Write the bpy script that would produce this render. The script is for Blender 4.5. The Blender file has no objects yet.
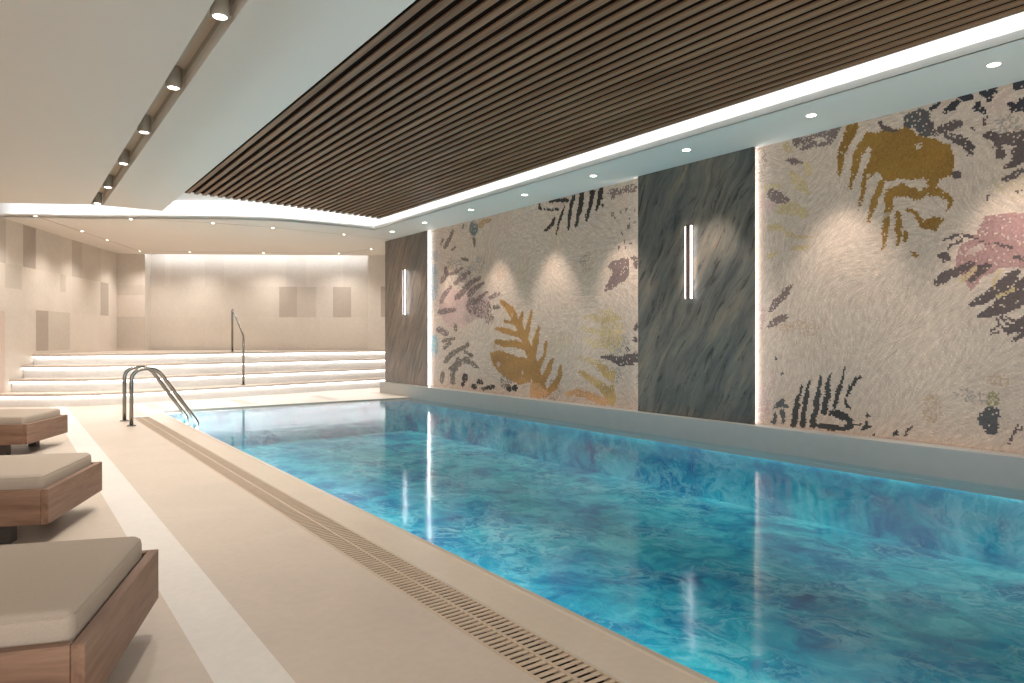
import bpy, bmesh, math, random
import numpy as np
from mathutils import Vector
LED_COVE, LED_STAIR, LED_MURAL, LED_WALL = 14, 9, 9, 22
FILL_POOL, FILL_POOL_RIGHT = 52, 4
P_WALL, P_BACK, P_CYL = 66, 50, 95
WORLD, EXPO = 1.8, 0.55
LEAVES_LEFT = [
('pink',0.15,[(9.758,1.618),(9.664,1.715),(9.434,1.819),(9.126,1.732),(8.709,1.753),(8.356,1.647),(8.242,1.55),(8.317,1.39),(8.432,1.307),(8.709,1.27),(8.956,1.157),(9.48,1.163),(9.617,1.313),(9.734,1.481)]),
('teal',0.3,[(9.743,0.881),(9.761,0.791),(9.81,0.725),(9.877,0.7),(9.944,0.722),(9.994,0.788),(10.013,0.878),(9.994,0.969),(9.944,1.035),(9.877,1.059),(9.81,1.035),(9.761,0.969)]),
('bluegrey',0.45,[(9.758,1.91),(9.777,1.756),(9.829,1.646),(9.901,1.607),(9.974,1.652),(10.027,1.77),(10.047,1.929),(10.027,2.085),(9.974,2.196),(9.901,2.231),(9.829,2.183),(9.777,2.066)]),
('bluegrey',0.6,[(9.758,2.337),(9.77,2.291),(9.805,2.259),(9.853,2.251),(9.901,2.268),(9.936,2.307),(9.949,2.356),(9.936,2.403),(9.901,2.434),(9.853,2.442),(9.805,2.425),(9.77,2.386)]),
('brown',0.12,[(9.287,2.699),(9.341,2.698),(9.469,2.58),(9.605,2.468),(9.573,2.426),(9.492,2.424),(9.355,2.538),(9.26,2.67)]),
('brown',0.12,[(9.585,2.601),(9.62,2.6),(9.721,2.508),(9.699,2.484),(9.653,2.485),(9.569,2.583)]),
('brown',0.12,[(9.215,2.432),(9.259,2.44),(9.348,2.403),(9.343,2.379),(9.298,2.372),(9.21,2.409)]),
('brown',0.12,[(9.073,2.231),(9.053,2.203),(8.889,2.153),(8.828,2.17),(8.856,2.209),(9.028,2.244)]),
('brown',0.12,[(8.987,2.745),(9.015,2.74),(9.028,2.674),(9.009,2.661),(8.986,2.665),(8.965,2.73)]),
('brown',0.12,[(8.692,2.515),(8.729,2.5),(8.701,2.366),(8.667,2.35),(8.637,2.362),(8.649,2.495)]),
('slate',0.1,[(8.581,2.626),(8.597,2.568),(8.641,2.53),(8.701,2.521),(8.762,2.544),(8.807,2.594),(8.823,2.657),(8.807,2.716),(8.762,2.754),(8.701,2.762),(8.641,2.738),(8.597,2.688)]),
('tan',0.1,[(8.59,2.638),(8.5,2.621),(8.401,2.665),(8.236,2.682),(8.219,2.699),(8.248,2.717),(8.464,2.743),(8.6,2.689)]),
('mauve',0.15,[(8.981,2.089),(9.012,2.097),(9.229,2.071),(9.411,2.028),(9.429,1.995),(9.368,1.974),(9.153,1.993),(8.984,2.072)]),
('mauve',0.15,[(8.768,2.007),(8.807,2.018),(9.051,1.989),(9.278,1.867),(9.269,1.825),(9.191,1.816),(8.945,1.911),(8.773,1.985)]),
('mauve',0.15,[(8.489,1.909),(8.526,1.92),(8.794,1.878),(9.023,1.783),(9.255,1.656),(9.238,1.597),(9.127,1.588),(8.89,1.708),(8.705,1.809),(8.494,1.888)]),
('mauve',0.15,[(8.406,1.82),(8.453,1.832),(8.696,1.782),(8.893,1.682),(8.876,1.625),(8.77,1.617),(8.602,1.717),(8.412,1.793)]),
('mauve',0.15,[(9.532,2.147),(9.57,2.127),(9.558,2.026),(9.715,1.928),(9.696,1.885),(9.613,1.88),(9.402,1.99),(9.481,2.129)]),
('mauve',0.15,[(8.006,1.644),(8.031,1.652),(8.127,1.657),(8.303,1.592),(8.311,1.56),(8.256,1.546),(8.061,1.589),(8.011,1.628)]),
('mauve',0.15,[(8.298,1.684),(8.335,1.692),(8.54,1.633),(8.709,1.555),(8.701,1.516),(8.629,1.509),(8.48,1.59),(8.3,1.662)]),
('mauve',0.15,[(9.322,1.826),(9.379,1.83),(9.634,1.71),(9.716,1.586),(9.68,1.553),(9.612,1.561),(9.509,1.663),(9.311,1.797)]),
('mauve',0.1,[(9.801,1.41),(9.719,1.372),(9.462,1.379),(9.224,1.413),(9.187,1.448),(9.246,1.477),(9.498,1.481),(9.749,1.457)]),
('mauve',0.5,[(8.223,1.422),(8.256,1.349),(8.346,1.297),(8.471,1.279),(8.599,1.303),(8.694,1.361),(8.729,1.439),(8.694,1.515),(8.599,1.567),(8.471,1.581),(8.346,1.555),(8.256,1.497)]),
('mauve',0.6,[(8.167,1.273),(8.182,1.231),(8.223,1.201),(8.28,1.19),(8.336,1.203),(8.378,1.235),(8.394,1.278),(8.378,1.32),(8.336,1.35),(8.28,1.36),(8.223,1.347),(8.182,1.315)]),
('mauve',0.5,[(8.589,1.478),(8.61,1.413),(8.669,1.367),(8.75,1.352),(8.831,1.372),(8.892,1.422),(8.914,1.49),(8.892,1.556),(8.831,1.602),(8.75,1.616),(8.669,1.595),(8.61,1.544)]),
('brown',0,[(8.207,1.424),(8.151,1.402),(8.039,1.415),(8.013,1.454),(8.076,1.48),(8.184,1.459)]),
('mauve',0.2,[(9.832,1.161),(9.804,1.095),(9.52,1.027),(9.415,1.052),(9.439,1.11),(9.711,1.188)]),
('brown',0.1,[(9.239,1.223),(9.278,1.203),(9.256,1.111),(9.208,1.095),(9.17,1.116),(9.191,1.207)]),
('brown',0.15,[(9.608,0.816),(9.526,0.813),(9.339,0.904),(9.349,0.951),(9.44,0.956),(9.617,0.858)]),
('brown',0.15,[(9.567,0.598),(9.461,0.601),(9.294,0.715),(9.006,0.811),(8.802,0.884),(8.792,0.924),(8.861,0.937),(9.075,0.872),(9.396,0.777),(9.59,0.65)]),
('brown',0.15,[(9.44,0.497),(9.354,0.483),(9.04,0.577),(8.83,0.651),(8.816,0.707),(8.915,0.725),(9.126,0.653),(9.425,0.544)]),
('brown',0.15,[(8.932,0.658),(8.91,0.602),(8.737,0.576),(8.57,0.535),(8.523,0.546),(8.529,0.574),(8.681,0.632),(8.836,0.684)]),
('brown',0.15,[(9.222,0.472),(9.153,0.493),(9.097,0.677),(9.14,0.703),(9.199,0.685),(9.273,0.501)]),
('brown',0.15,[(9.613,0.461),(9.682,0.435),(9.706,0.292),(9.645,0.266),(9.576,0.293),(9.553,0.435)]),
('brown',0.15,[(9.301,0.523),(9.372,0.491),(9.381,0.283),(9.301,0.254),(9.221,0.291),(9.23,0.496)]),
('brown',0.15,[(9.661,0.947),(9.604,0.925),(9.246,0.977),(9.222,1.004),(9.267,1.021),(9.631,0.98)]),
('brown',0.15,[(8.991,0.808),(8.982,0.774),(8.779,0.708),(8.711,0.723),(8.72,0.762),(8.93,0.821)]),
('black',0.05,[(8.856,0.399),(8.868,0.366),(8.902,0.339),(8.948,0.328),(8.994,0.335),(9.028,0.358),(9.04,0.391),(9.028,0.425),(8.994,0.451),(8.948,0.462),(8.902,0.455),(8.868,0.432)]),
('black',0.05,[(8.948,0.295),(8.955,0.274),(8.977,0.258),(9.007,0.251),(9.036,0.255),(9.058,0.268),(9.066,0.288),(9.058,0.309),(9.036,0.325),(9.007,0.332),(8.977,0.328),(8.955,0.314)]),
('black',0.05,[(8.609,0.28),(8.619,0.256),(8.649,0.236),(8.689,0.227),(8.729,0.231),(8.759,0.247),(8.77,0.271),(8.759,0.296),(8.729,0.315),(8.689,0.324),(8.649,0.32),(8.619,0.304)]),
('black',0.05,[(8.436,0.354),(8.449,0.334),(8.483,0.318),(8.53,0.311),(8.577,0.313),(8.612,0.326),(8.625,0.345),(8.612,0.365),(8.577,0.381),(8.53,0.389),(8.483,0.386),(8.449,0.373)]),
('black',0.05,[(8.131,0.297),(8.145,0.277),(8.186,0.261),(8.242,0.252),(8.299,0.254),(8.34,0.266),(8.356,0.284),(8.34,0.304),(8.299,0.32),(8.242,0.328),(8.186,0.326),(8.145,0.315)]),
('black',0.05,[(8.329,0.264),(8.34,0.251),(8.371,0.239),(8.413,0.233),(8.456,0.234),(8.487,0.242),(8.498,0.254),(8.487,0.268),(8.456,0.279),(8.413,0.285),(8.371,0.284),(8.34,0.276)]),
('black',0.05,[(7.704,0.301),(7.716,0.275),(7.747,0.255),(7.79,0.245),(7.834,0.249),(7.866,0.266),(7.878,0.291),(7.866,0.317),(7.834,0.338),(7.79,0.347),(7.747,0.343),(7.716,0.326)]),
('black',0.05,[(7.579,0.319),(7.588,0.29),(7.616,0.268),(7.653,0.258),(7.69,0.263),(7.718,0.282),(7.728,0.31),(7.718,0.339),(7.69,0.361),(7.653,0.371),(7.616,0.365),(7.588,0.346)]),
('brown',0.6,[(7.738,0.39),(7.757,0.339),(7.808,0.298),(7.878,0.281),(7.949,0.29),(8.002,0.325),(8.021,0.376),(8.002,0.429),(7.949,0.469),(7.878,0.486),(7.808,0.475),(7.757,0.44)]),
('gold',0,[(8.016,1.534),(8.017,1.496),(7.846,1.377),(7.648,1.158),(7.47,0.924),(7.367,0.707),(7.301,0.469),(7.173,0.24),(7.025,0.217),(6.941,0.304),(7.061,0.523),(7.184,0.745),(7.337,0.956),(7.49,1.2),(7.701,1.436),(7.953,1.538)]),
('gold',0,[(7.924,1.238),(7.9,1.215),(7.751,1.195),(7.591,1.146),(7.524,1.168),(7.546,1.212),(7.726,1.25),(7.892,1.256)]),
('gold',0,[(8.133,1.142),(8.108,1.107),(7.864,1.048),(7.553,1.001),(7.484,1.031),(7.517,1.078),(7.822,1.135),(8.08,1.163)]),
('gold',0,[(8.164,0.964),(8.145,0.933),(7.926,0.868),(7.652,0.867),(7.396,0.821),(7.318,0.85),(7.346,0.902),(7.62,0.97),(7.901,0.966),(8.117,0.981)]),
('gold',0,[(7.481,1.369),(7.511,1.361),(7.589,1.221),(7.561,1.074),(7.495,1.05),(7.443,1.084),(7.482,1.217),(7.459,1.353)]),
('gold',0,[(7.278,1.389),(7.3,1.383),(7.383,1.201),(7.461,1.006),(7.412,0.971),(7.346,0.992),(7.294,1.189),(7.262,1.377)]),
('gold',0,[(7.13,1.149),(7.164,1.137),(7.207,0.966),(7.304,0.795),(7.256,0.755),(7.182,0.776),(7.121,0.956),(7.102,1.132)]),
('gold',0,[(8.261,0.787),(7.985,0.823),(7.704,0.767),(7.306,0.726),(7.227,0.572),(7.306,0.413),(7.568,0.359),(7.843,0.446),(8.057,0.509),(8.223,0.661)]),
('gold',0,[(7.138,1.159),(7.165,1.15),(7.243,0.971),(7.335,0.797),(7.378,0.636),(7.324,0.6),(7.252,0.626),(7.199,0.78),(7.133,0.957),(7.116,1.144)]),
('gold',0,[(6.97,0.97),(7.002,0.957),(7.024,0.871),(7.031,0.781),(7.193,0.673),(7.233,0.546),(7.184,0.508),(7.112,0.532),(7.058,0.639),(6.974,0.767),(6.951,0.867),(6.942,0.953)]),
('gold',0,[(6.831,0.764),(6.866,0.755),(6.967,0.619),(7.099,0.473),(7.205,0.393),(7.195,0.339),(7.108,0.338),(6.967,0.425),(6.857,0.593),(6.81,0.744)]),
('gold',0,[(6.683,0.666),(6.713,0.651),(6.737,0.528),(6.882,0.394),(7.046,0.303),(7.049,0.245),(6.959,0.236),(6.765,0.338),(6.649,0.514),(6.656,0.651)]),
('orange',0,[(7.314,0.396),(7.125,0.406),(6.912,0.276),(7.125,0.213),(7.314,0.22)]),
('palegold',0.25,[(6.26,1.241),(6.237,1.224),(6.089,1.209),(5.862,1.17),(5.663,1.197),(5.641,1.222),(5.672,1.243),(5.856,1.245),(6.078,1.285),(6.242,1.259)]),
('palegold',0.25,[(6.317,1.132),(6.301,1.107),(6.121,1.056),(5.862,1.019),(5.618,1.049),(5.599,1.07),(5.624,1.089),(5.857,1.088),(6.098,1.124),(6.284,1.148)]),
('palegold',0.25,[(6.23,1.011),(6.23,0.989),(6.105,0.882),(5.85,0.897),(5.656,0.964),(5.643,0.992),(5.679,1.007),(5.868,0.971),(6.063,0.983),(6.197,1.016)]),
('palegold',0.25,[(6.367,0.763),(6.351,0.743),(6.18,0.705),(6.013,0.637),(5.941,0.659),(5.953,0.711),(6.142,0.772),(6.34,0.778)]),
('palegold',0.25,[(6.003,1.316),(5.986,1.296),(5.821,1.241),(5.753,1.284),(5.8,1.341),(5.979,1.33)]),
('palegold',0.6,[(5.551,1.068),(5.579,0.952),(5.656,0.866),(5.762,0.833),(5.871,0.863),(5.953,0.951),(5.983,1.071),(5.953,1.192),(5.871,1.278),(5.762,1.307),(5.656,1.272),(5.579,1.185)]),
('gold2',0.1,[(6.011,0.693),(6.018,0.648),(5.943,0.565),(5.821,0.519),(5.759,0.527),(5.752,0.57),(5.825,0.652),(5.947,0.699)]),
('gold2',0.1,[(6.35,0.607),(6.348,0.585),(6.194,0.494),(6.029,0.405),(5.901,0.333),(5.829,0.233),(5.74,0.223),(5.697,0.283),(5.769,0.411),(5.937,0.492),(6.128,0.56),(6.317,0.615)]),
('gold2',0.1,[(5.736,0.63),(5.767,0.615),(5.796,0.442),(5.777,0.255),(5.736,0.239),(5.701,0.265),(5.729,0.446),(5.71,0.613)]),
('orange',0.1,[(6.601,0.302),(6.56,0.279),(6.353,0.296),(6.133,0.258),(5.881,0.211),(5.816,0.242),(5.837,0.291),(6.086,0.346),(6.338,0.383),(6.571,0.336)]),
('mauvedark',0.1,[(5.957,0.779),(5.948,0.768),(5.796,0.735),(5.621,0.679),(5.416,0.711),(5.342,0.745),(5.31,0.803),(5.379,0.838),(5.461,0.836),(5.621,0.792),(5.777,0.795),(5.943,0.789)]),
('mauvedark',0.1,[(5.531,0.914),(5.547,0.901),(5.549,0.849),(5.513,0.836),(5.486,0.858),(5.511,0.905)]),
('mauvedark',0.1,[(5.429,1.018),(5.443,0.99),(5.409,0.95),(5.37,0.946),(5.356,0.973),(5.389,1.014)]),
('mauvedark',0.1,[(5.382,1.164),(5.409,1.149),(5.409,1.1),(5.382,1.084),(5.356,1.099),(5.356,1.148)]),
('black',0,[(6.42,2.763),(6.459,2.758),(6.534,2.605),(6.554,2.349),(6.533,2.334),(6.51,2.341),(6.458,2.585),(6.396,2.736)]),
('black',0,[(6.275,2.78),(6.321,2.768),(6.348,2.614),(6.418,2.38),(6.399,2.361),(6.371,2.366),(6.264,2.59),(6.237,2.748)]),
('black',0,[(6.077,2.775),(6.129,2.765),(6.165,2.604),(6.226,2.416),(6.212,2.401),(6.19,2.405),(6.095,2.582),(6.039,2.738)]),
('black',0,[(5.934,2.776),(5.985,2.765),(6.004,2.648),(6.05,2.523),(6.038,2.508),(6.016,2.51),(5.936,2.625),(5.897,2.74)]),
('black',0,[(6.587,2.664),(6.612,2.663),(6.703,2.539),(6.782,2.323),(6.773,2.314),(6.759,2.316),(6.654,2.522),(6.575,2.648)]),
('black',0,[(6.79,2.553),(6.808,2.552),(6.881,2.478),(7.019,2.409),(7.017,2.389),(6.986,2.382),(6.824,2.444),(6.78,2.541)]),
('black',0,[(6.931,2.763),(6.909,2.746),(6.705,2.717),(6.54,2.686),(6.506,2.704),(6.534,2.736),(6.709,2.777),(6.916,2.777)]),
('black',0,[(7.04,2.677),(7.033,2.67),(6.882,2.638),(6.719,2.61),(6.694,2.63),(6.724,2.655),(6.883,2.661),(7.033,2.681)]),
('black',0,[(7.1,2.765),(7.125,2.757),(7.131,2.691),(7.1,2.671),(7.07,2.681),(7.076,2.749)]),
('black',0,[(5.891,2.555),(5.894,2.547),(5.903,2.542),(5.916,2.542),(5.928,2.546),(5.937,2.554),(5.94,2.563),(5.937,2.571),(5.928,2.576),(5.916,2.576),(5.903,2.572),(5.894,2.564)]),
('mauve',0.35,[(5.842,2.691),(5.82,2.672),(5.705,2.641),(5.563,2.643),(5.392,2.628),(5.356,2.674),(5.417,2.722),(5.585,2.718),(5.725,2.718),(5.825,2.707)]),
('mauve',0.1,[(5.771,2.598),(5.736,2.599),(5.696,2.65),(5.716,2.68),(5.757,2.679),(5.789,2.624)]),
('mauve',0.1,[(5.513,2.439),(5.516,2.427),(5.526,2.419),(5.54,2.417),(5.554,2.423),(5.564,2.434),(5.568,2.447),(5.564,2.459),(5.554,2.467),(5.54,2.469),(5.526,2.463),(5.516,2.452)]),
('mauve',0.1,[(5.598,2.427),(5.601,2.416),(5.609,2.41),(5.621,2.408),(5.632,2.413),(5.641,2.422),(5.644,2.433),(5.641,2.444),(5.632,2.451),(5.621,2.452),(5.609,2.447),(5.601,2.438)]),
('mauve',0.1,[(5.717,2.427),(5.722,2.413),(5.734,2.403),(5.75,2.401),(5.767,2.408),(5.779,2.421),(5.784,2.437),(5.779,2.452),(5.767,2.461),(5.75,2.463),(5.734,2.456),(5.722,2.443)]),
('mauve',0.1,[(5.696,2.382),(5.698,2.374),(5.705,2.368),(5.715,2.367),(5.724,2.371),(5.731,2.378),(5.734,2.388),(5.731,2.396),(5.724,2.401),(5.715,2.402),(5.705,2.399),(5.698,2.391)]),
('mauve',0.1,[(5.465,2.342),(5.468,2.333),(5.474,2.328),(5.483,2.327),(5.492,2.331),(5.499,2.338),(5.501,2.347),(5.499,2.355),(5.492,2.36),(5.483,2.361),(5.474,2.358),(5.468,2.35)]),
('mauve',0.1,[(5.463,2.251),(5.467,2.237),(5.479,2.227),(5.494,2.225),(5.51,2.231),(5.522,2.244),(5.526,2.259),(5.522,2.274),(5.51,2.283),(5.494,2.285),(5.479,2.279),(5.467,2.266)]),
('mauve',0.1,[(5.389,2.282),(5.391,2.275),(5.397,2.27),(5.405,2.269),(5.412,2.272),(5.418,2.279),(5.42,2.286),(5.418,2.293),(5.412,2.298),(5.405,2.299),(5.397,2.296),(5.391,2.29)]),
('mauve',0.1,[(5.581,2.18),(5.584,2.171),(5.592,2.165),(5.602,2.163),(5.613,2.167),(5.62,2.175),(5.623,2.185),(5.62,2.195),(5.613,2.201),(5.602,2.202),(5.592,2.198),(5.584,2.19)]),
('mauve',0.1,[(5.547,2.097),(5.549,2.089),(5.555,2.084),(5.563,2.083),(5.571,2.086),(5.577,2.092),(5.579,2.1),(5.577,2.108),(5.571,2.112),(5.563,2.113),(5.555,2.111),(5.549,2.104)]),
('mauve',0.1,[(5.456,2.054),(5.458,2.046),(5.464,2.041),(5.472,2.04),(5.48,2.043),(5.486,2.049),(5.488,2.057),(5.486,2.064),(5.48,2.069),(5.472,2.07),(5.464,2.067),(5.458,2.061)]),
('mauve',0.1,[(5.621,2.03),(5.624,2.019),(5.632,2.012),(5.644,2.011),(5.656,2.015),(5.664,2.024),(5.668,2.035),(5.664,2.045),(5.656,2.053),(5.644,2.054),(5.632,2.05),(5.624,2.041)]),
('mauve',0.1,[(5.524,2.02),(5.526,2.012),(5.532,2.008),(5.54,2.006),(5.548,2.009),(5.554,2.015),(5.556,2.023),(5.554,2.03),(5.548,2.035),(5.54,2.036),(5.532,2.034),(5.526,2.027)]),
('mauve',0.1,[(5.391,2.16),(5.393,2.154),(5.398,2.15),(5.405,2.149),(5.411,2.152),(5.416,2.157),(5.418,2.164),(5.416,2.17),(5.411,2.174),(5.405,2.175),(5.398,2.172),(5.393,2.167)]),
('mauve',0.1,[(5.38,2.427),(5.383,2.419),(5.389,2.414),(5.398,2.413),(5.407,2.416),(5.413,2.424),(5.416,2.433),(5.413,2.441),(5.407,2.446),(5.398,2.447),(5.389,2.443),(5.383,2.436)]),
('mauve',0.05,[(5.829,1.848),(5.757,1.893),(5.533,1.902),(5.484,1.888),(5.492,1.691),(5.616,1.62),(5.844,1.533),(5.903,1.556),(5.786,1.702),(5.743,1.77),(5.815,1.816)]),
('mauve',0.1,[(5.468,1.893),(5.446,1.879),(5.431,1.89),(5.406,1.78),(5.377,1.765),(5.353,1.781),(5.365,1.908),(5.457,1.91)]),
]
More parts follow.
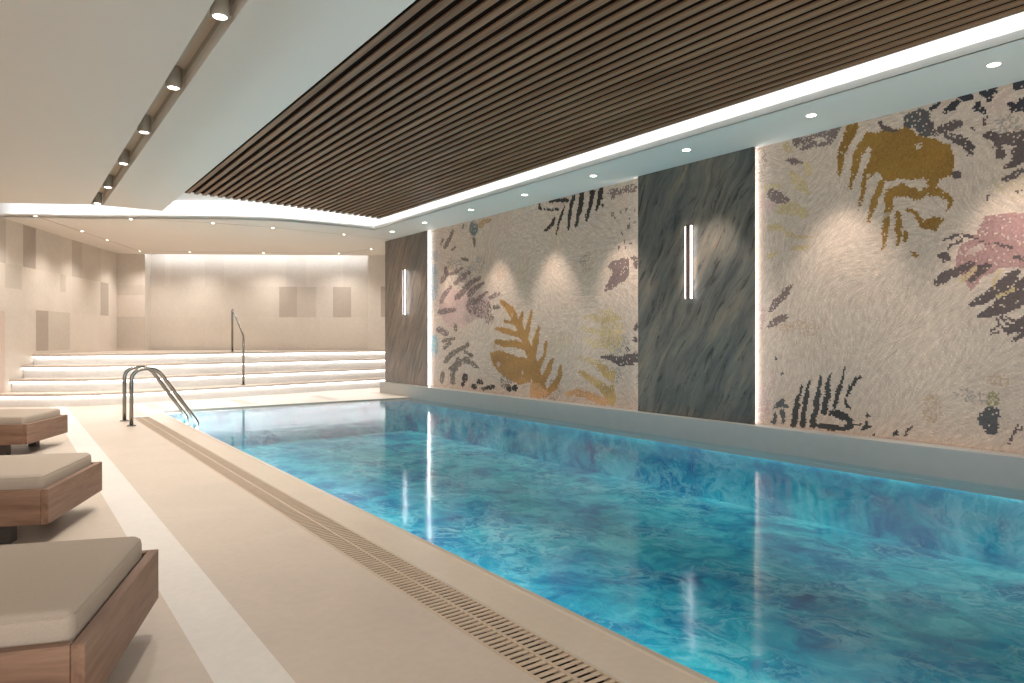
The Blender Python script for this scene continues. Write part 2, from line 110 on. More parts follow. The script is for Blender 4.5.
LEAVES_RIGHT = [
('mauve',0.15,[(3.493,2.768),(3.337,2.763),(3.203,2.778),(3.027,2.781),(3.122,2.643),(3.203,2.645),(3.388,2.647),(3.475,2.707)]),
('base',0,[(3.17,2.697),(3.178,2.687),(3.199,2.682),(3.228,2.685),(3.257,2.696),(3.278,2.71),(3.286,2.724),(3.278,2.735),(3.257,2.739),(3.228,2.736),(3.199,2.726),(3.178,2.711)]),
('base',0,[(3.386,2.687),(3.39,2.679),(3.4,2.676),(3.414,2.677),(3.428,2.682),(3.438,2.69),(3.442,2.699),(3.438,2.706),(3.428,2.71),(3.414,2.709),(3.4,2.704),(3.39,2.696)]),
('mauve',0.05,[(3.554,2.594),(3.548,2.584),(3.472,2.536),(3.39,2.527),(3.381,2.532),(3.386,2.542),(3.461,2.598),(3.546,2.6)]),
('palegold',0.25,[(3.59,2.756),(3.597,2.705),(3.536,2.648),(3.491,2.643),(3.486,2.683),(3.533,2.749)]),
('palegold',0.25,[(3.509,2.491),(3.523,2.454),(3.468,2.326),(3.354,2.26),(3.32,2.261),(3.32,2.294),(3.378,2.386),(3.464,2.479)]),
('palegold',0.25,[(3.359,2.546),(3.387,2.52),(3.37,2.437),(3.331,2.41),(3.303,2.436),(3.32,2.519)]),
('palegold',0.25,[(3.667,2.163),(3.632,2.129),(3.52,2.097),(3.389,2.048),(3.332,2.072),(3.353,2.133),(3.501,2.223),(3.643,2.196)]),
('palegold',0.25,[(3.78,2.383),(3.744,2.347),(3.615,2.345),(3.593,2.374),(3.624,2.405),(3.755,2.416)]),
('mauve',0.1,[(3.733,2.364),(3.739,2.322),(3.671,2.208),(3.55,2.207),(3.518,2.232),(3.543,2.271),(3.605,2.316),(3.686,2.36)]),
('pink',0.2,[(3.838,2.248),(3.813,2.206),(3.681,2.163),(3.639,2.192),(3.668,2.24),(3.802,2.272)]),
('golddark',0,[(2.831,2.647),(2.719,2.658),(2.593,2.637),(2.523,2.647),(2.437,2.554),(2.338,2.504),(2.21,2.431),(2.186,2.253),(2.21,2.188),(2.338,2.186),(2.404,2.225),(2.488,2.213),(2.575,2.238),(2.7,2.243),(2.737,2.325),(2.812,2.434),(2.802,2.546)]),
('base',0.4,[(2.407,2.466),(2.411,2.455),(2.422,2.448),(2.437,2.448),(2.453,2.455),(2.464,2.467),(2.468,2.48),(2.464,2.492),(2.453,2.498),(2.437,2.498),(2.422,2.492),(2.411,2.48)]),
('golddark',0.04,[(2.932,2.794),(2.992,2.791),(3.043,2.653),(3.077,2.535),(3.076,2.362),(3.067,2.351),(3.056,2.356),(3.014,2.509),(2.968,2.608),(2.901,2.733)]),
('golddark',0.04,[(2.77,2.664),(2.832,2.677),(2.938,2.534),(2.961,2.393),(2.975,2.247),(2.967,2.236),(2.956,2.239),(2.912,2.373),(2.876,2.49),(2.754,2.6)]),
('golddark',0.04,[(2.749,2.421),(2.821,2.43),(2.871,2.302),(2.884,2.184),(2.905,2.061),(2.899,2.052),(2.89,2.055),(2.854,2.172),(2.829,2.277),(2.728,2.348)]),
('golddark',0.04,[(2.702,2.263),(2.733,2.259),(2.799,2.099),(2.828,1.936),(2.82,1.923),(2.806,1.927),(2.749,2.074),(2.686,2.231)]),
('golddark',0.04,[(2.643,2.166),(2.678,2.15),(2.693,2.003),(2.706,1.855),(2.713,1.695),(2.705,1.685),(2.695,1.69),(2.659,1.842),(2.636,1.987),(2.614,2.131)]),
('golddark',0.04,[(2.692,2.141),(2.655,2.106),(2.561,2.102),(2.429,2.058),(2.4,2.074),(2.413,2.11),(2.554,2.203),(2.673,2.181)]),
('golddark',0.04,[(2.584,1.998),(2.602,1.986),(2.609,1.84),(2.603,1.729),(2.593,1.718),(2.582,1.725),(2.559,1.832),(2.566,1.98)]),
('golddark',0.04,[(2.53,1.844),(2.549,1.834),(2.554,1.752),(2.541,1.737),(2.526,1.746),(2.514,1.825)]),
('golddark',0.04,[(2.534,1.997),(2.526,1.979),(2.466,1.953),(2.434,1.846),(2.313,1.812),(2.275,1.86),(2.269,1.881),(2.287,1.894),(2.33,1.918),(2.407,1.893),(2.442,1.975),(2.519,2.006)]),
('golddark',0.04,[(2.428,2.123),(2.406,2.086),(2.299,2.057),(2.227,2.009),(2.242,1.945),(2.236,1.933),(2.224,1.936),(2.192,2.02),(2.279,2.12),(2.402,2.149)]),
('golddark',0.04,[(2.347,2.221),(2.377,2.181),(2.35,2.117),(2.315,2.095),(2.293,2.125),(2.299,2.19)]),
('golddark',0.04,[(2.488,1.673),(2.493,1.651),(2.465,1.614),(2.448,1.612),(2.443,1.63),(2.466,1.67)]),
('mauvedark',0,[(2.14,2.192),(2.144,2.179),(2.155,2.171),(2.171,2.17),(2.186,2.177),(2.198,2.189),(2.202,2.204),(2.198,2.217),(2.186,2.225),(2.171,2.225),(2.155,2.219),(2.144,2.206)]),
('mauvedark',0,[(2.727,2.746),(2.736,2.732),(2.714,2.658),(2.614,2.618),(2.599,2.627),(2.607,2.645),(2.687,2.695),(2.709,2.737)]),
('slatedark',0.15,[(2.549,2.727),(2.437,2.76),(2.354,2.703),(2.321,2.526),(2.404,2.528),(2.471,2.616),(2.554,2.655)]),
('mauvedark',0.15,[(2.325,2.555),(2.297,2.529),(2.2,2.53),(2.142,2.546),(2.131,2.571),(2.153,2.596),(2.22,2.608),(2.313,2.587)]),
('mauvedark',0.15,[(2.258,2.518),(2.248,2.486),(2.16,2.422),(2.087,2.376),(2.101,2.325),(2.089,2.305),(2.072,2.31),(2.056,2.389),(2.135,2.479),(2.234,2.529)]),
('navy',0,[(2.38,2.748),(2.276,2.779),(2.3,2.733),(2.367,2.718)]),
('navy',0.06,[(2.272,2.681),(2.258,2.671),(2.186,2.676),(2.156,2.719),(2.159,2.746),(2.183,2.755),(2.223,2.74),(2.27,2.697)]),
('navy',0.06,[(2.165,2.758),(2.142,2.73),(2.074,2.726),(2.062,2.748),(2.081,2.773),(2.15,2.783)]),
('navy',0.06,[(2.047,2.717),(2.059,2.702),(2.059,2.631),(1.996,2.598),(1.978,2.602),(1.982,2.625),(2.008,2.666),(2.029,2.702)]),
('navy',0.06,[(2.031,2.764),(2.025,2.747),(1.972,2.703),(1.92,2.733),(1.919,2.767),(1.949,2.785),(1.984,2.765),(2.019,2.77)]),
('navy',0.06,[(1.959,2.736),(1.983,2.727),(1.982,2.688),(1.969,2.668),(1.952,2.674),(1.94,2.707)]),
('navy',0.06,[(1.816,2.738),(1.786,2.713),(1.766,2.73),(1.736,2.67),(1.704,2.661),(1.697,2.696),(1.748,2.781),(1.809,2.774)]),
('navy',0.06,[(1.849,2.643),(1.847,2.621),(1.811,2.567),(1.742,2.559),(1.723,2.594),(1.752,2.633),(1.805,2.633),(1.831,2.645)]),
('navy',0.06,[(1.794,2.653),(1.79,2.641),(1.761,2.614),(1.746,2.621),(1.752,2.643),(1.785,2.658)]),
('mauvedark',0.12,[(2.006,2.457),(1.994,2.425),(1.896,2.359),(1.775,2.319),(1.672,2.308),(1.642,2.359),(1.681,2.417),(1.779,2.429),(1.888,2.443),(1.984,2.472)]),
('mauvedark',0.12,[(1.92,2.381),(1.939,2.352),(1.922,2.272),(1.884,2.248),(1.862,2.283),(1.888,2.36)]),
('mauvedark',0.12,[(1.838,2.282),(1.809,2.256),(1.724,2.263),(1.71,2.311),(1.749,2.347),(1.828,2.317)]),
('mauvedark',0.12,[(1.889,2.186),(1.876,2.177),(1.804,2.185),(1.722,2.241),(1.721,2.279),(1.752,2.296),(1.832,2.242),(1.886,2.201)]),
('mauvedark',0.12,[(1.889,2.1),(1.876,2.091),(1.811,2.107),(1.719,2.137),(1.713,2.163),(1.734,2.18),(1.826,2.149),(1.886,2.115)]),
('mauvedark',0.12,[(2.082,2.526),(2.082,2.516),(2.055,2.482),(2.044,2.482),(2.044,2.495),(2.074,2.526)]),
('mauvedark',0.12,[(2.118,2.42),(2.131,2.397),(2.102,2.329),(2.085,2.32),(2.077,2.335),(2.093,2.405)]),
('mauvedark',0.12,[(2.189,2.223),(2.188,2.193),(2.163,2.171),(2.14,2.173),(2.141,2.199),(2.163,2.225)]),
('mauvedark',0.12,[(2.364,2.652),(2.385,2.632),(2.368,2.549),(2.346,2.53),(2.329,2.546),(2.337,2.628)]),
('mauvedark',0.12,[(1.99,2.597),(2,2.588),(1.992,2.524),(1.983,2.514),(1.975,2.521),(1.978,2.585)]),
('pink2',0.08,[(1.989,1.876),(1.829,1.868),(1.628,1.831),(1.509,1.684),(1.533,1.499),(1.702,1.469),(1.881,1.499),(2.003,1.431),(2.072,1.34),(2.187,1.524),(2.158,1.667),(2.044,1.75)]),
('mauvedark',0.06,[(2.27,1.724),(2.256,1.714),(2.171,1.744),(2.074,1.727),(1.95,1.656),(1.945,1.658),(1.947,1.664),(2.07,1.741),(2.174,1.77),(2.265,1.74)]),
('mauvedark',0.06,[(2.239,1.662),(2.225,1.655),(2.139,1.713),(2.138,1.725),(2.148,1.73),(2.238,1.678)]),
('mauvedark',0.06,[(2.31,1.621),(2.302,1.6),(2.26,1.564),(2.225,1.573),(2.21,1.59),(2.222,1.612),(2.247,1.633),(2.295,1.632)]),
('mauvedark',0.06,[(2.328,1.402),(2.302,1.391),(2.214,1.428),(2.117,1.482),(2.053,1.522),(2.048,1.541),(2.063,1.553),(2.141,1.542),(2.249,1.498),(2.325,1.432)]),
('mauvedark',0.06,[(2.09,1.407),(2.065,1.404),(2.012,1.451),(1.954,1.496),(1.95,1.519),(1.969,1.531),(2.049,1.509),(2.094,1.436)]),
('mauvedark',0.06,[(2.102,1.234),(2.089,1.226),(1.987,1.24),(1.858,1.326),(1.778,1.415),(1.783,1.469),(1.829,1.479),(1.905,1.396),(2.019,1.307),(2.098,1.25)]),
('mauvedark',0.06,[(2.051,1.15),(2.042,1.143),(1.917,1.143),(1.796,1.208),(1.666,1.302),(1.661,1.396),(1.738,1.428),(1.862,1.324),(1.952,1.228),(2.047,1.161)]),
('mauvedark',0.06,[(1.881,1.045),(1.853,1.024),(1.733,1.049),(1.63,1.125),(1.624,1.19),(1.675,1.214),(1.771,1.145),(1.87,1.082)]),
('mauvedark',0.06,[(1.837,0.983),(1.825,0.976),(1.695,1.032),(1.689,1.058),(1.709,1.07),(1.833,0.998)]),
('mauvedark',0.06,[(1.927,1.676),(1.924,1.664),(1.832,1.613),(1.821,1.62),(1.825,1.635),(1.919,1.681)]),
('mauvedark',0.06,[(1.813,1.557),(1.806,1.539),(1.705,1.5),(1.692,1.51),(1.699,1.528),(1.8,1.568)]),
('mauvedark',0.06,[(1.984,1.98),(1.977,1.981),(1.961,2.017),(1.966,2.028),(1.976,2.026),(1.987,1.988)]),
('mauvedark',0.06,[(1.832,2.005),(1.828,2.001),(1.726,2.021),(1.724,2.026),(1.728,2.03),(1.83,2.01)]),
('palegold',0.2,[(2.146,1.414),(2.124,1.41),(2.046,1.491),(2.049,1.516),(2.07,1.52),(2.149,1.438)]),
('palegold',0.2,[(1.938,1.352),(1.922,1.358),(1.886,1.462),(1.897,1.483),(1.916,1.477),(1.947,1.37)]),
('palegold',0.2,[(1.929,1.281),(1.916,1.274),(1.81,1.327),(1.807,1.346),(1.822,1.355),(1.926,1.297)]),
('mauvedark',0,[(1.898,1.15),(1.899,1.14),(1.847,1.078),(1.838,1.079),(1.837,1.088),(1.89,1.151)]),
('mauvedark',0,[(1.869,1.164),(1.87,1.154),(1.818,1.1),(1.81,1.101),(1.809,1.111),(1.861,1.166)]),
('mauvedark',0,[(1.928,1.135),(1.929,1.125),(1.88,1.063),(1.871,1.064),(1.87,1.073),(1.919,1.136)]),
('mauvedark',0,[(1.967,1.051),(1.959,1.046),(1.905,1.077),(1.903,1.087),(1.911,1.091),(1.965,1.06)]),
('mauvedark',0,[(1.967,1.016),(1.959,1.012),(1.905,1.043),(1.903,1.053),(1.911,1.057),(1.965,1.026)]),
('charcoal',0,[(3.483,0.204),(3.449,0.225),(3.429,0.355),(3.404,0.484),(3.386,0.573),(3.392,0.582),(3.403,0.577),(3.446,0.492),(3.483,0.36),(3.51,0.228)]),
('charcoal',0,[(3.397,0.201),(3.367,0.222),(3.355,0.363),(3.328,0.505),(3.312,0.634),(3.322,0.644),(3.335,0.637),(3.37,0.51),(3.403,0.365),(3.422,0.221)]),
('charcoal',0,[(3.304,0.209),(3.271,0.23),(3.246,0.371),(3.225,0.526),(3.21,0.674),(3.219,0.682),(3.23,0.676),(3.265,0.53),(3.304,0.375),(3.329,0.233)]),
('charcoal',0,[(3.207,0.332),(3.176,0.348),(3.14,0.49),(3.136,0.6),(3.123,0.705),(3.129,0.711),(3.137,0.708),(3.181,0.604),(3.191,0.494),(3.227,0.355)]),
('charcoal',0,[(3.105,0.402),(3.085,0.412),(3.048,0.549),(3.028,0.647),(3.004,0.743),(3.007,0.749),(3.014,0.746),(3.05,0.652),(3.086,0.557),(3.118,0.418)]),
('charcoal',0,[(3.001,0.495),(2.987,0.501),(2.956,0.579),(2.912,0.644),(2.876,0.663),(2.872,0.683),(2.891,0.69),(2.935,0.666),(2.985,0.592),(3.008,0.506)]),
('charcoal',0,[(3.007,0.484),(3.015,0.472),(3.004,0.426),(2.963,0.41),(2.95,0.416),(2.952,0.43),(2.978,0.448),(2.994,0.481)]),
('charcoal',0,[(3.258,0.254),(3.243,0.227),(3.141,0.214),(3.023,0.222),(2.945,0.255),(2.935,0.292),(2.969,0.306),(3.028,0.265),(3.133,0.269),(3.232,0.276)]),
('charcoal',0,[(2.946,0.313),(2.953,0.342),(3.071,0.394),(3.151,0.375),(3.167,0.355),(3.151,0.337),(3.09,0.33),(2.974,0.297)]),
('charcoal',0,[(2.845,0.388),(2.843,0.375),(2.824,0.363),(2.811,0.369),(2.812,0.382),(2.832,0.393)]),
('charcoal',0,[(2.828,0.332),(2.846,0.321),(2.871,0.243),(2.797,0.267),(2.791,0.279),(2.8,0.287),(2.818,0.287),(2.816,0.317)]),
('charcoal',0,[(2.937,0.282),(2.93,0.275),(2.877,0.28),(2.871,0.289),(2.877,0.296),(2.93,0.291)]),
('charcoal',0,[(2.786,0.237),(2.785,0.224),(2.764,0.217),(2.756,0.22),(2.757,0.228),(2.774,0.243)]),
('charcoal',0,[(2.63,0.231),(2.615,0.229),(2.582,0.254),(2.582,0.277),(2.603,0.279),(2.63,0.247)]),
('slatedark',0.08,[(3.682,0.362),(3.663,0.356),(3.604,0.371),(3.529,0.379),(3.519,0.386),(3.523,0.396),(3.608,0.435),(3.678,0.381)]),
('slatedark',0.08,[(3.652,0.326),(3.674,0.313),(3.697,0.231),(3.674,0.21),(3.645,0.228),(3.635,0.31)]),
('slatedark',0.08,[(3.582,0.363),(3.604,0.345),(3.604,0.229),(3.582,0.215),(3.559,0.233),(3.559,0.349)]),
('slatedark',0.08,[(3.567,0.462),(3.591,0.456),(3.618,0.411),(3.606,0.388),(3.578,0.396),(3.557,0.442)]),
('slatedark',0.08,[(3.668,0.797),(3.656,0.796),(3.637,0.809),(3.639,0.823),(3.655,0.825),(3.669,0.808)]),
('slatedark',0.08,[(3.612,0.669),(3.602,0.666),(3.585,0.673),(3.583,0.684),(3.594,0.688),(3.609,0.679)]),
('pink',0.3,[(3.734,0.699),(3.743,0.682),(3.706,0.611),(3.68,0.528),(3.669,0.523),(3.661,0.532),(3.668,0.624),(3.714,0.696)]),
('pink',0.6,[(3.704,0.41),(3.715,0.321),(3.745,0.253),(3.787,0.225),(3.829,0.245),(3.861,0.308),(3.872,0.397),(3.861,0.489),(3.829,0.556),(3.787,0.583),(3.745,0.561),(3.715,0.498)]),
('slatedark',0.08,[(1.885,0.422),(1.894,0.373),(1.92,0.335),(1.955,0.318),(1.99,0.327),(2.016,0.36),(2.026,0.408),(2.016,0.458),(1.99,0.496),(1.955,0.512),(1.92,0.502),(1.894,0.469)]),
('base',0.1,[(1.827,0.415),(1.833,0.383),(1.848,0.358),(1.869,0.347),(1.89,0.353),(1.906,0.375),(1.912,0.407),(1.906,0.44),(1.89,0.465),(1.869,0.475),(1.848,0.468),(1.833,0.446)]),
('olive',0.35,[(1.896,0.569),(1.901,0.538),(1.917,0.514),(1.939,0.504),(1.96,0.51),(1.976,0.532),(1.982,0.563),(1.976,0.595),(1.96,0.618),(1.939,0.628),(1.917,0.621),(1.901,0.6)]),
('mauvedark',0,[(2.532,0.23),(2.523,0.236),(2.515,0.274),(2.485,0.309),(2.486,0.323),(2.499,0.323),(2.533,0.283),(2.538,0.237)]),
('mauvedark',0,[(1.852,0.259),(1.841,0.262),(1.805,0.34),(1.781,0.404),(1.784,0.413),(1.792,0.41),(1.819,0.348),(1.855,0.27)]),
('mauvedark',0,[(1.784,0.352),(1.774,0.356),(1.765,0.382),(1.769,0.39),(1.776,0.387),(1.788,0.363)]),
('mauve',0.1,[(3.49,1.487),(3.507,1.487),(3.57,1.433),(3.641,1.378),(3.706,1.308),(3.732,1.251),(3.727,1.235),(3.708,1.236),(3.662,1.273),(3.586,1.326),(3.517,1.39),(3.484,1.472)]),
('mauve',0.1,[(3.531,1.201),(3.562,1.218),(3.651,1.2),(3.731,1.12),(3.731,1.099),(3.709,1.094),(3.611,1.139),(3.542,1.171)]),
('palegold',0.15,[(3.753,2.032),(3.742,2.012),(3.656,1.969),(3.585,1.951),(3.557,1.967),(3.571,1.998),(3.641,2.03),(3.735,2.043)]),
('palegold',0.15,[(3.562,1.937),(3.548,1.91),(3.427,1.875),(3.31,1.863),(3.301,1.87),(3.308,1.881),(3.421,1.911),(3.538,1.952)]),
('palegold',0.15,[(3.506,1.8),(3.491,1.784),(3.34,1.77),(3.323,1.79),(3.343,1.813),(3.493,1.815)]),
('palegold',0.15,[(3.757,1.74),(3.729,1.723),(3.641,1.75),(3.633,1.772),(3.656,1.787),(3.748,1.767)]),
('pink',0.3,[(3.815,1.325),(3.83,1.309),(3.81,1.197),(3.817,1.086),(3.804,1.073),(3.788,1.082),(3.758,1.197),(3.794,1.315)]),
]
# ---------------------------------------------------------------- helpers
PI = math.pi
C = bpy.context.scene.collection
ZC = 2.77          # underside of the lower ceilings
ZM = 2.80          # underside of the main ceiling and slats

def lin(r, g, b):
    f = lambda v: (v/255/12.92) if v/255 <= .04045 else ((v/255+.055)/1.055)**2.4
    return (f(r), f(g), f(b), 1.0)

class NT:
    """small node-tree writer"""
    def __init__(s, name):
        s.m = bpy.data.materials.new(name); s.m.use_nodes = True
        s.t = s.m.node_tree; s.t.nodes.clear()
        s.out = s.n('ShaderNodeOutputMaterial')
    def n(s, typ, **kw):
        nd = s.t.nodes.new(typ)
        for k, v in kw.items():
            if k.startswith('i_'):
                nd.inputs[k[2:].replace('_', ' ')].default_value = v
            else:
                setattr(nd, k, v)
        return nd
    def l(s, a, b): s.t.links.new(a, b)
    def ramp(s, fac, stops, interp='LINEAR'):
        r = s.n('ShaderNodeValToRGB'); e = r.color_ramp.elements
        r.color_ramp.interpolation = interp
        while len(e) < len(stops): e.new(.5)
        for x, (p, c) in zip(e, stops): x.position = p; x.color = c
        s.l(fac, r.inputs[0]); return r.outputs[0]
    def coords(s, scale=(1, 1, 1), rot=(0, 0, 0), kind='Object'):
        tc = s.n('ShaderNodeTexCoord'); mp = s.n('ShaderNodeMapping')
        mp.inputs['Scale'].default_value = scale; mp.inputs['Rotation'].default_value = rot
        s.l(tc.outputs[kind], mp.inputs[0]); return mp.outputs[0]
    def noise(s, vec, scale, detail=4, rough=.55, dist=0):
        nz = s.n('ShaderNodeTexNoise'); nz.inputs['Scale'].default_value = scale
        nz.inputs['Detail'].default_value = detail; nz.inputs['Roughness'].default_value = rough
        nz.inputs['Distortion'].default_value = dist
        if vec is not None: s.l(vec, nz.inputs['Vector'])
        return nz.outputs[0]
    def mix(s, a, b, fac, mode='MIX'):
        mx = s.n('ShaderNodeMix', data_type='RGBA', blend_type=mode)
        for sock, v in ((mx.inputs[0], fac), (mx.inputs[6], a), (mx.inputs[7], b)):
            if hasattr(v, 'links'): s.l(v, sock)
            else: sock.default_value = v
        return mx.outputs[2]
    def bump(s, h, strength, dist=.01):
        b = s.n('ShaderNodeBump'); b.inputs['Strength'].default_value = strength
        b.inputs['Distance'].default_value = dist; s.l(h, b.inputs['Height']); return b.outputs[0]
    def bsdf(s, col, rough=.5, metal=0, spec=.5, normal=None):
        p = s.n('ShaderNodeBsdfPrincipled')
        for k, v in (('Base Color', col), ('Roughness', rough), ('Metallic', metal), ('Specular IOR Level', spec)):
            if hasattr(v, 'links'): s.l(v, p.inputs[k])
            else: p.inputs[k].default_value = v
        if normal is not None: s.l(normal, p.inputs['Normal'])
        s.l(p.outputs[0], s.out.inputs[0]); return s.m

def m_plaster(name, c):
    k = NT(name); v = k.coords()
    return k.bsdf(k.mix(c, tuple(x*.96 for x in c[:3])+(1,), k.noise(v, 1.3, 3)), .75, spec=.25, normal=k.bump(k.noise(v, 60, 3), .03))

def m_attr(name, rough, spec, mottled=.12, scale=3, fine=40, bump=.0):
    """stone whose tile colours come from the mesh; soft veining on top"""
    k = NT(name); a = k.n('ShaderNodeAttribute'); a.attribute_name = 'tile_color'
    v = k.coords(); g = k.ramp(k.noise(v, scale, 5, .6, .8), [(.3, (1-mottled,)*3+(1,)), (.7, (1, 1, 1, 1))])
    f = k.ramp(k.noise(v, fine, 3), [(.35, (.95, .95, .95, 1)), (.65, (1, 1, 1, 1))])
    col = k.mix(k.mix(a.outputs[0], g, 1, 'MULTIPLY'), f, 1, 'MULTIPLY')
    return k.bsdf(col, rough, spec=spec, normal=k.bump(k.noise(v, fine*2, 3), bump) if bump else None)

def m_plain(name, c, rough=.5, metal=0, spec=.5):
    k = NT(name); v = k.coords()
    return k.bsdf(k.mix(c, tuple(x*.88 for x in c[:3])+(1,), k.noise(v, 9, 3)), rough, metal, spec)

def m_glow(name, c, strength):
    k = NT(name); e = k.n('ShaderNodeEmission'); e.inputs[0].default_value = c; e.inputs[1].default_value = strength
    k.l(e.outputs[0], k.out.inputs[0]); return k.m

def m_wood(name, dark, mid, light, scale, rough=.5):
    k = NT(name); v = k.coords(scale)
    n1 = k.noise(v, 1, 6, .62, .6); n2 = k.noise(v, 5, 4, .6)
    col = k.mix(k.ramp(n1, [(.28, dark), (.5, mid), (.72, light)]), k.ramp(n2, [(.3, (.8, .8, .8, 1)), (.7, (1, 1, 1, 1))]), 1, 'MULTIPLY')
    return k.bsdf(col, rough, spec=.3, normal=k.bump(n2, .12, .004))

def m_slate(name, stops, rot, s1, rough=.42):
    k = NT(name)
    w = k.n('ShaderNodeTexNoise'); w.inputs['Scale'].default_value = 1.1; w.inputs['Detail'].default_value = 3; k.l(k.coords(), w.inputs['Vector'])
    a = k.n('ShaderNodeMixRGB', blend_type='LINEAR_LIGHT'); a.inputs[0].default_value = .16; k.l(k.coords((1, 1, 1), (rot, 0, 0)), a.inputs[1]); k.l(w.outputs[1], a.inputs[2])
    mp = k.n('ShaderNodeMapping'); mp.inputs['Scale'].default_value = (1, s1, .75); k.l(a.outputs[0], mp.inputs[0]); v = mp.outputs[0]
    n1 = k.noise(v, 1.3, 10, .7, .5); n2 = k.noise(v, 3.6, 9, .74, .3); n3 = k.noise(k.coords(), 1.3, 4)
    col = k.ramp(n1, stops)
    col = k.mix(col, k.ramp(n2, [(.38, (.25, .25, .27, 1)), (.45, (.95, .95, .95, 1)), (.58, (1, 1, 1, 1)), (.72, (1.5, 1.42, 1.32, 1))]), .9, 'MULTIPLY')
    col = k.mix(col, k.ramp(n3, [(.35, (.78, .82, .82, 1)), (.65, (1.18, 1.1, 1.0, 1))]), 1, 'MULTIPLY')
    return k.bsdf(col, rough, spec=.4, normal=k.bump(n2, .35, .012))

M = {}
M['ceiling'] = m_plaster('warm white ceiling plaster', lin(229, 221, 211))
M['cove'] = m_plaster('white cove plaster', lin(235, 235, 235))
M['channel'] = m_plaster('taupe channel lining', lin(196, 184, 170))
M['deck'] = m_attr('beige stone deck tiles', .38, .35, .09, 1.6, 25)
M['walltile'] = m_attr('beige stone wall tiles', .5, .3, .07, 1.2, 18)
M['coping'] = m_attr('beige stone coping', .3, .4, .08, 2, 30)
M['rim'] = m_plain('beige rim stone', lin(200, 184, 166), .4)
M['ledge'] = m_plain('pale grey stone ledge', lin(166, 163, 157), .4)
M['stair'] = m_attr('white veined stair stone', .4, .35, .1, 2.2, 20)
M['steel'] = m_plain('brushed steel tube', lin(150, 146, 140), .22, 1.0)
M['taupe'] = m_plain('taupe spotlight body', lin(178, 166, 150), .5)
M['felt'] = m_plain('black acoustic felt', lin(24, 16, 12), .95, spec=.05)
M['black'] = m_plain('black void board', lin(28, 20, 16), .9, spec=.1)
M['darkleg'] = m_plain('dark bronze leg', lin(60, 50, 44), .5)
M['slat'] = m_wood('walnut slats', lin(102, 70, 48), lin(138, 102, 76), lin(162, 124, 95), (18, .7, 18))
M['lounger'] = m_wood('oiled walnut veneer', lin(108, 80, 64), lin(136, 105, 86), lin(156, 126, 106), (1.6, 14, 14), .45)
M['lounger_end'] = m_wood('oiled walnut veneer, cross boards', lin(108, 80, 64), lin(136, 105, 86), lin(156, 126, 106), (14, 1.6, 14), .45)
M['cushion'] = None
k = NT('woven taupe cushion fabric'); v = k.coords()
M['cushion'] = k.bsdf(k.mix(lin(178, 164, 149), lin(163, 149, 134), k.noise(v, 220, 2)), .9, spec=.15, normal=k.bump(k.noise(v, 350, 2), .15, .002))
M['grate'] = m_plain('beige moulded grating', lin(200, 178, 154), .5)
M['gutter'] = m_plain('dark drain gutter', lin(56, 42, 32), .9)
M['slate_dark'] = m_slate('dark green grey quartzite', [(.3, lin(54, 52, 50)), (.44, lin(86, 83, 79)), (.56, lin(106, 100, 93)), (.7, lin(136, 117, 100))], -.5, 4.5)
M['slate_brown'] = m_slate('brown grey quartzite', [(.3, lin(84, 74, 68)), (.5, lin(118, 104, 94)), (.7, lin(142, 126, 114))], -.45, 9)
M['bar'] = m_plain('brown sconce bar', lin(96, 70, 60), .5)
M['lamp_warm'] = m_glow('warm lamp lens', (1, .9, .76, 1), 14)
M['lamp_cool'] = m_glow('white sconce diffuser', (1, .97, .98, 1), 5)
M['led'] = m_glow('white cove led', (.93, .96, 1, 1), LED_COVE)
M['led_stair'] = m_glow('white stair led', (.97, .98, 1, 1), LED_STAIR)
M['led_mural'] = m_glow('white mural edge led', (.95, .97, 1, 1), LED_MURAL)
M['fill_pool'] = m_glow('cool added pool fill light', (.8, .95, 1, 1), FILL_POOL)
M['fill_pool_right'] = m_glow('dimmer added pool fill light', (.8, .95, 1, 1), FILL_POOL_RIGHT)
M['led_wall'] = m_glow('white wall wash led', (.84, .92, 1, 1), LED_WALL)

def m_mosaic():
    k = NT('stone mosaic'); a = k.n('ShaderNodeAttribute'); a.attribute_name = 'tile_color'
    v = k.coords(); n = k.noise(v, 90, 3)
    return k.bsdf(a.outputs[0], .5, spec=.3, normal=k.bump(n, .25, .006))
M['mosaic'] = m_mosaic()

